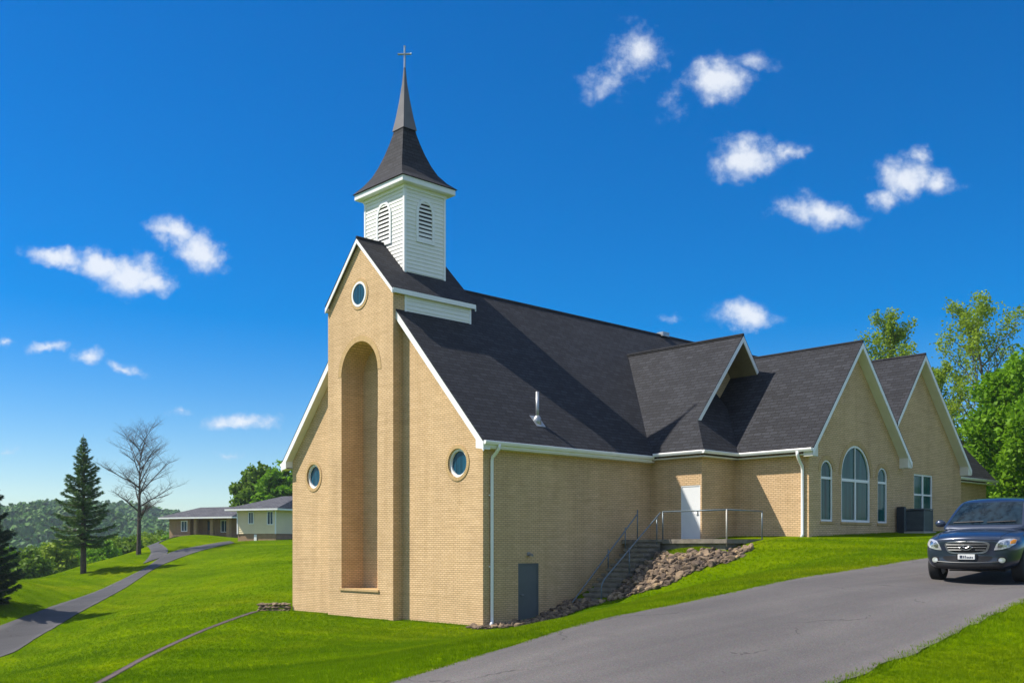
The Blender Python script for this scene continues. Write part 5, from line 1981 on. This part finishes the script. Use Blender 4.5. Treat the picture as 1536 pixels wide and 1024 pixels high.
for s in (-1, 1):
    hl = [(s * x, z) for x, z in [(.50, .685), (.545, .80), (.60, .875), (.70, .90), (.80, .90), (.845, .88), (.845, .80), (.76, .735), (.62, .695)]]
    h_ = patch('headlight', hl, M_LENS, car, off=.010)
    patch('lamp_housing', [(s * x, z) for x, z in [(.565, .74), (.575, .81), (.62, .85), (.66, .83), (.66, .765), (.62, .73)]], simple('lamp_reflector', (.30, .31, .33), .15, .8, var=.4, vscale=22), h_, off=.014)
    patch('lamp_housing', [(s * x, z) for x, z in [(.675, .77), (.675, .845), (.715, .87), (.75, .85), (.75, .79), (.71, .76)]], simple('lamp_bowl', (.42, .44, .47), .12, .9, var=.4, vscale=22), h_, off=.014)
    if s > 0:
        patch('turn_signal', [(s * x, z) for x, z in [(.775, .80), (.77, .85), (.80, .885), (.84, .875), (.84, .81)]], M_AMBER, h_, off=.015)
    patch('fog_lamp', superell(s * .64, .485, .058, .052, 2.2), M_LENS, car, off=.014)
    patch('fog_recess', superell(s * .64, .485, .085, .075, 2.4), M_BLACKP, car, off=.007)
patch('air_intake', trap(.52, .40, .575, .450), M_BLACKP, car, off=.006)
patch('lower_bumper', [(-.60, .32), (.60, .32), (.70, .40), (.52, .42), (-.52, .42), (-.70, .40)], M_BLACKP, car, off=.009)
hy = bvh.ray_cast(Vector((0, -2, .53)), Vector((0, 1, 0)))[0].y
pl = MB().box(-.165, .165, hy - .035, hy - .012, .50, .605).build('number_plate', M_PLATE, car, bevel=.006)
pk = MB()
for k, (wd_, h0) in enumerate(((.030, 1), (.016, 1), (.016, .9), (.016, 1), (.022, .55), (.022, .5), (.02, .6), (.02, .5))):
    x0 = -.125 + k * .033
    pk.box(x0, x0 + wd_, hy - .040, hy - .0365, .528, .528 + .055 * h0)
pk.build('plate_marks', M_INK, pl)
MB().box(-.2, .2, hy - .010, hy + .03, .50, .60).build('plate_holder', M_BLACKP, car)

for s in (-1, 1):
    row = []
    for k in range(12):
        h = bvh.ray_cast(Vector((s * (.60 + .012 * k), .22 + .085 * k, 3)), Vector((0, 0, -1)))
        row.append(h[0] + Vector((0, 0, .0005)))
    MB().tube(row, .006, 5).build('bonnet_seam', M_BLACKP, car)
row = []
for k in range(17):
    u = -.58 + 1.16 * k / 16
    h = bvh.ray_cast(Vector((u, -2, .895 - .02 * (u / .58) ** 2)), Vector((0, 1, 0)))
    row.append(h[0] + Vector((0, -.001, 0)))
MB().tube(row, .006, 5).build('bonnet_seam', M_BLACKP, car)
row = []
for k in range(17):
    u = -.60 + 1.2 * k / 16
    h = bvh.ray_cast(Vector((u, -2, .435 + .02 * (u / .6) ** 2)), Vector((0, 1, 0)))
    row.append(h[0] + Vector((0, -.012, 0)))
MB().tube(row, .012, 6).build('bumper_strip', simple('grey_bumper_strip', (.035, .04, .048), .45, .2), car)
# glass
wsn = [(-.735, 1.165), (.735, 1.165), (.60, 1.625), (-.60, 1.625)]
ws = patch('windscreen', wsn, M_CGLASS, car, off=.005, tree=cbvh, n=18)
for x0, x1 in ((-.62, -.02), (.06, .60)):
    mm = []
    for k in range(7):
        u = x0 + (x1 - x0) * k / 6
        h = cbvh.ray_cast(Vector((u, -2, 1.205 + .018 * k / 6)), Vector((0, 1, 0)))
        mm.append(h[0] + Vector((0, -.02, .012)))
    MB().tube(mm, .011, 6).build('wiper', M_BLACKP, ws)
h = cbvh.ray_cast(Vector((0, -2, 1.56)), Vector((0, 1, 0)))
for s, ax in ((1, 'right'), (-1, 'left')):
    patch('side_window', [(1.72, 1.17), (2.48, 1.18), (2.48, 1.58), (2.06, 1.565)], M_CGLASS, car, ax, .004, cbvh)
    patch('side_window', [(2.57, 1.18), (3.35, 1.19), (3.35, 1.585), (2.57, 1.58)], M_CGLASS, car, ax, .004, cbvh)
    patch('side_window', [(3.44, 1.20), (4.15, 1.22), (3.98, 1.54), (3.44, 1.575)], M_CGLASS, car, ax, .004, cbvh)
    for y in (2.28, 3.18):
        patch('door_handle', superell(y, .93, .10, .018, 3), M_PAINT, car, ax, .03)
    for y0, y1 in ((1.45, 2.50), (2.53, 3.40)):
        m_ = [(y0, .45), (y0 + .012, .45), (y0 + .012, 1.0), (y0, 1.0)]
        patch('door_seam', m_, M_BLACKP, car, ax, .002, n=2)
    # mirror
    mi = MB()
    mi.tube([(s * .80, 1.62, 1.13), (s * .90, 1.60, 1.15)], .03, 8)
    o = mi.build('mirror', M_PAINT, car, smooth=True)
    ms = bpy.data.meshes.new('mirror_shell')
    bm = bmesh.new()
    bmesh.ops.create_icosphere(bm, subdivisions=3, radius=1)
    for v in bm.verts:
        v.co = Vector((s * .985 + v.co.x * .115, 1.60 + v.co.y * .075 * (1 if v.co.y < 0 else .5), 1.185 + v.co.z * .085))
        v.co.z = max(v.co.z, 1.115)
    bm.to_mesh(ms)
    bm.free()
    ms.polygons.foreach_set('use_smooth', [True] * len(ms.polygons))
    ms.materials.append(M_PAINT)
    mo = bpy.data.objects.new('mirror_shell', ms)
    COL.objects.link(mo)
    mo.parent = o
    for y in (.88, 3.62):
        wm = MB()
        prof_w = [(.70, .21), (.70, .325), (.715, WR - .006), (.74, WR), (.88, WR), (.905, WR - .006), (.92, .325), (.92, .215)]
        n = 36
        for (x0, r0), (x1, r1) in zip(prof_w, prof_w[1:]):
            for k in range(n):
                a0, a1 = 2 * math.pi * k / n, 2 * math.pi * (k + 1) / n
                wm.poly([(s * x0, y + r0 * math.cos(a0), WR + r0 * math.sin(a0)), (s * x0, y + r0 * math.cos(a1), WR + r0 * math.sin(a1)),
                         (s * x1, y + r1 * math.cos(a1), WR + r1 * math.sin(a1)), (s * x1, y + r1 * math.cos(a0), WR + r1 * math.sin(a0))])
        tyre = wm.build('wheel', M_RUBBER, car, smooth=True)
        rmz = MB()
        rmz.tube([(s * .72, y, WR), (s * .86, y, WR)], .212, 32)
        for k in range(5):
            a = 2 * math.pi * k / 5
            d0 = Vector((0, math.cos(a), math.sin(a)))
            c0 = Vector((s * .885, y, WR))
            rmz.tube([c0 + d0 * .03, c0 + d0 * .20], [.045, .032], 6)
        rmz.tube([(s * .86, y, WR), (s * .90, y, WR)], .055, 14)
        rmz.build('rim', simple('alloy_rim', (.42, .43, .45), .3, .9), tyre)
    MB().tube([(s * .58, .88, WR), (s * .70, .88, WR)], .06, 8).build('axle', M_BLACKP, car)
MB().box(-.55, .55, .75, 3.9, .22, .30).build('underbody', M_BLACKP, car)

# ------------------------------------------------------------------ haze
zlo = float(gz.min()) - 1.0
zhi = max(float(FZ.max()) + 14, 26.0)
mh = bpy.data.materials.new('valley_haze')
mh.use_nodes = True
mh.node_tree.nodes.clear()
th_ = NT(mh.node_tree)
oh = th_.n.new('ShaderNodeOutputMaterial')
pv = th_.n.new('ShaderNodeVolumePrincipled')
pv.inputs['Color'].default_value = (.72, .84, 1.0, 1)
pv.inputs['Density'].default_value = .0002
pv.inputs['Anisotropy'].default_value = .2
th_.l.new(pv.outputs[0], oh.inputs['Volume'])
HZ = 2700
hz = MB().box(EYE.x - HZ, EYE.x + HZ, EYE.y - HZ, EYE.y + HZ, zlo, zhi + 1).build('haze', mh)
kind(hz, 'stuff')
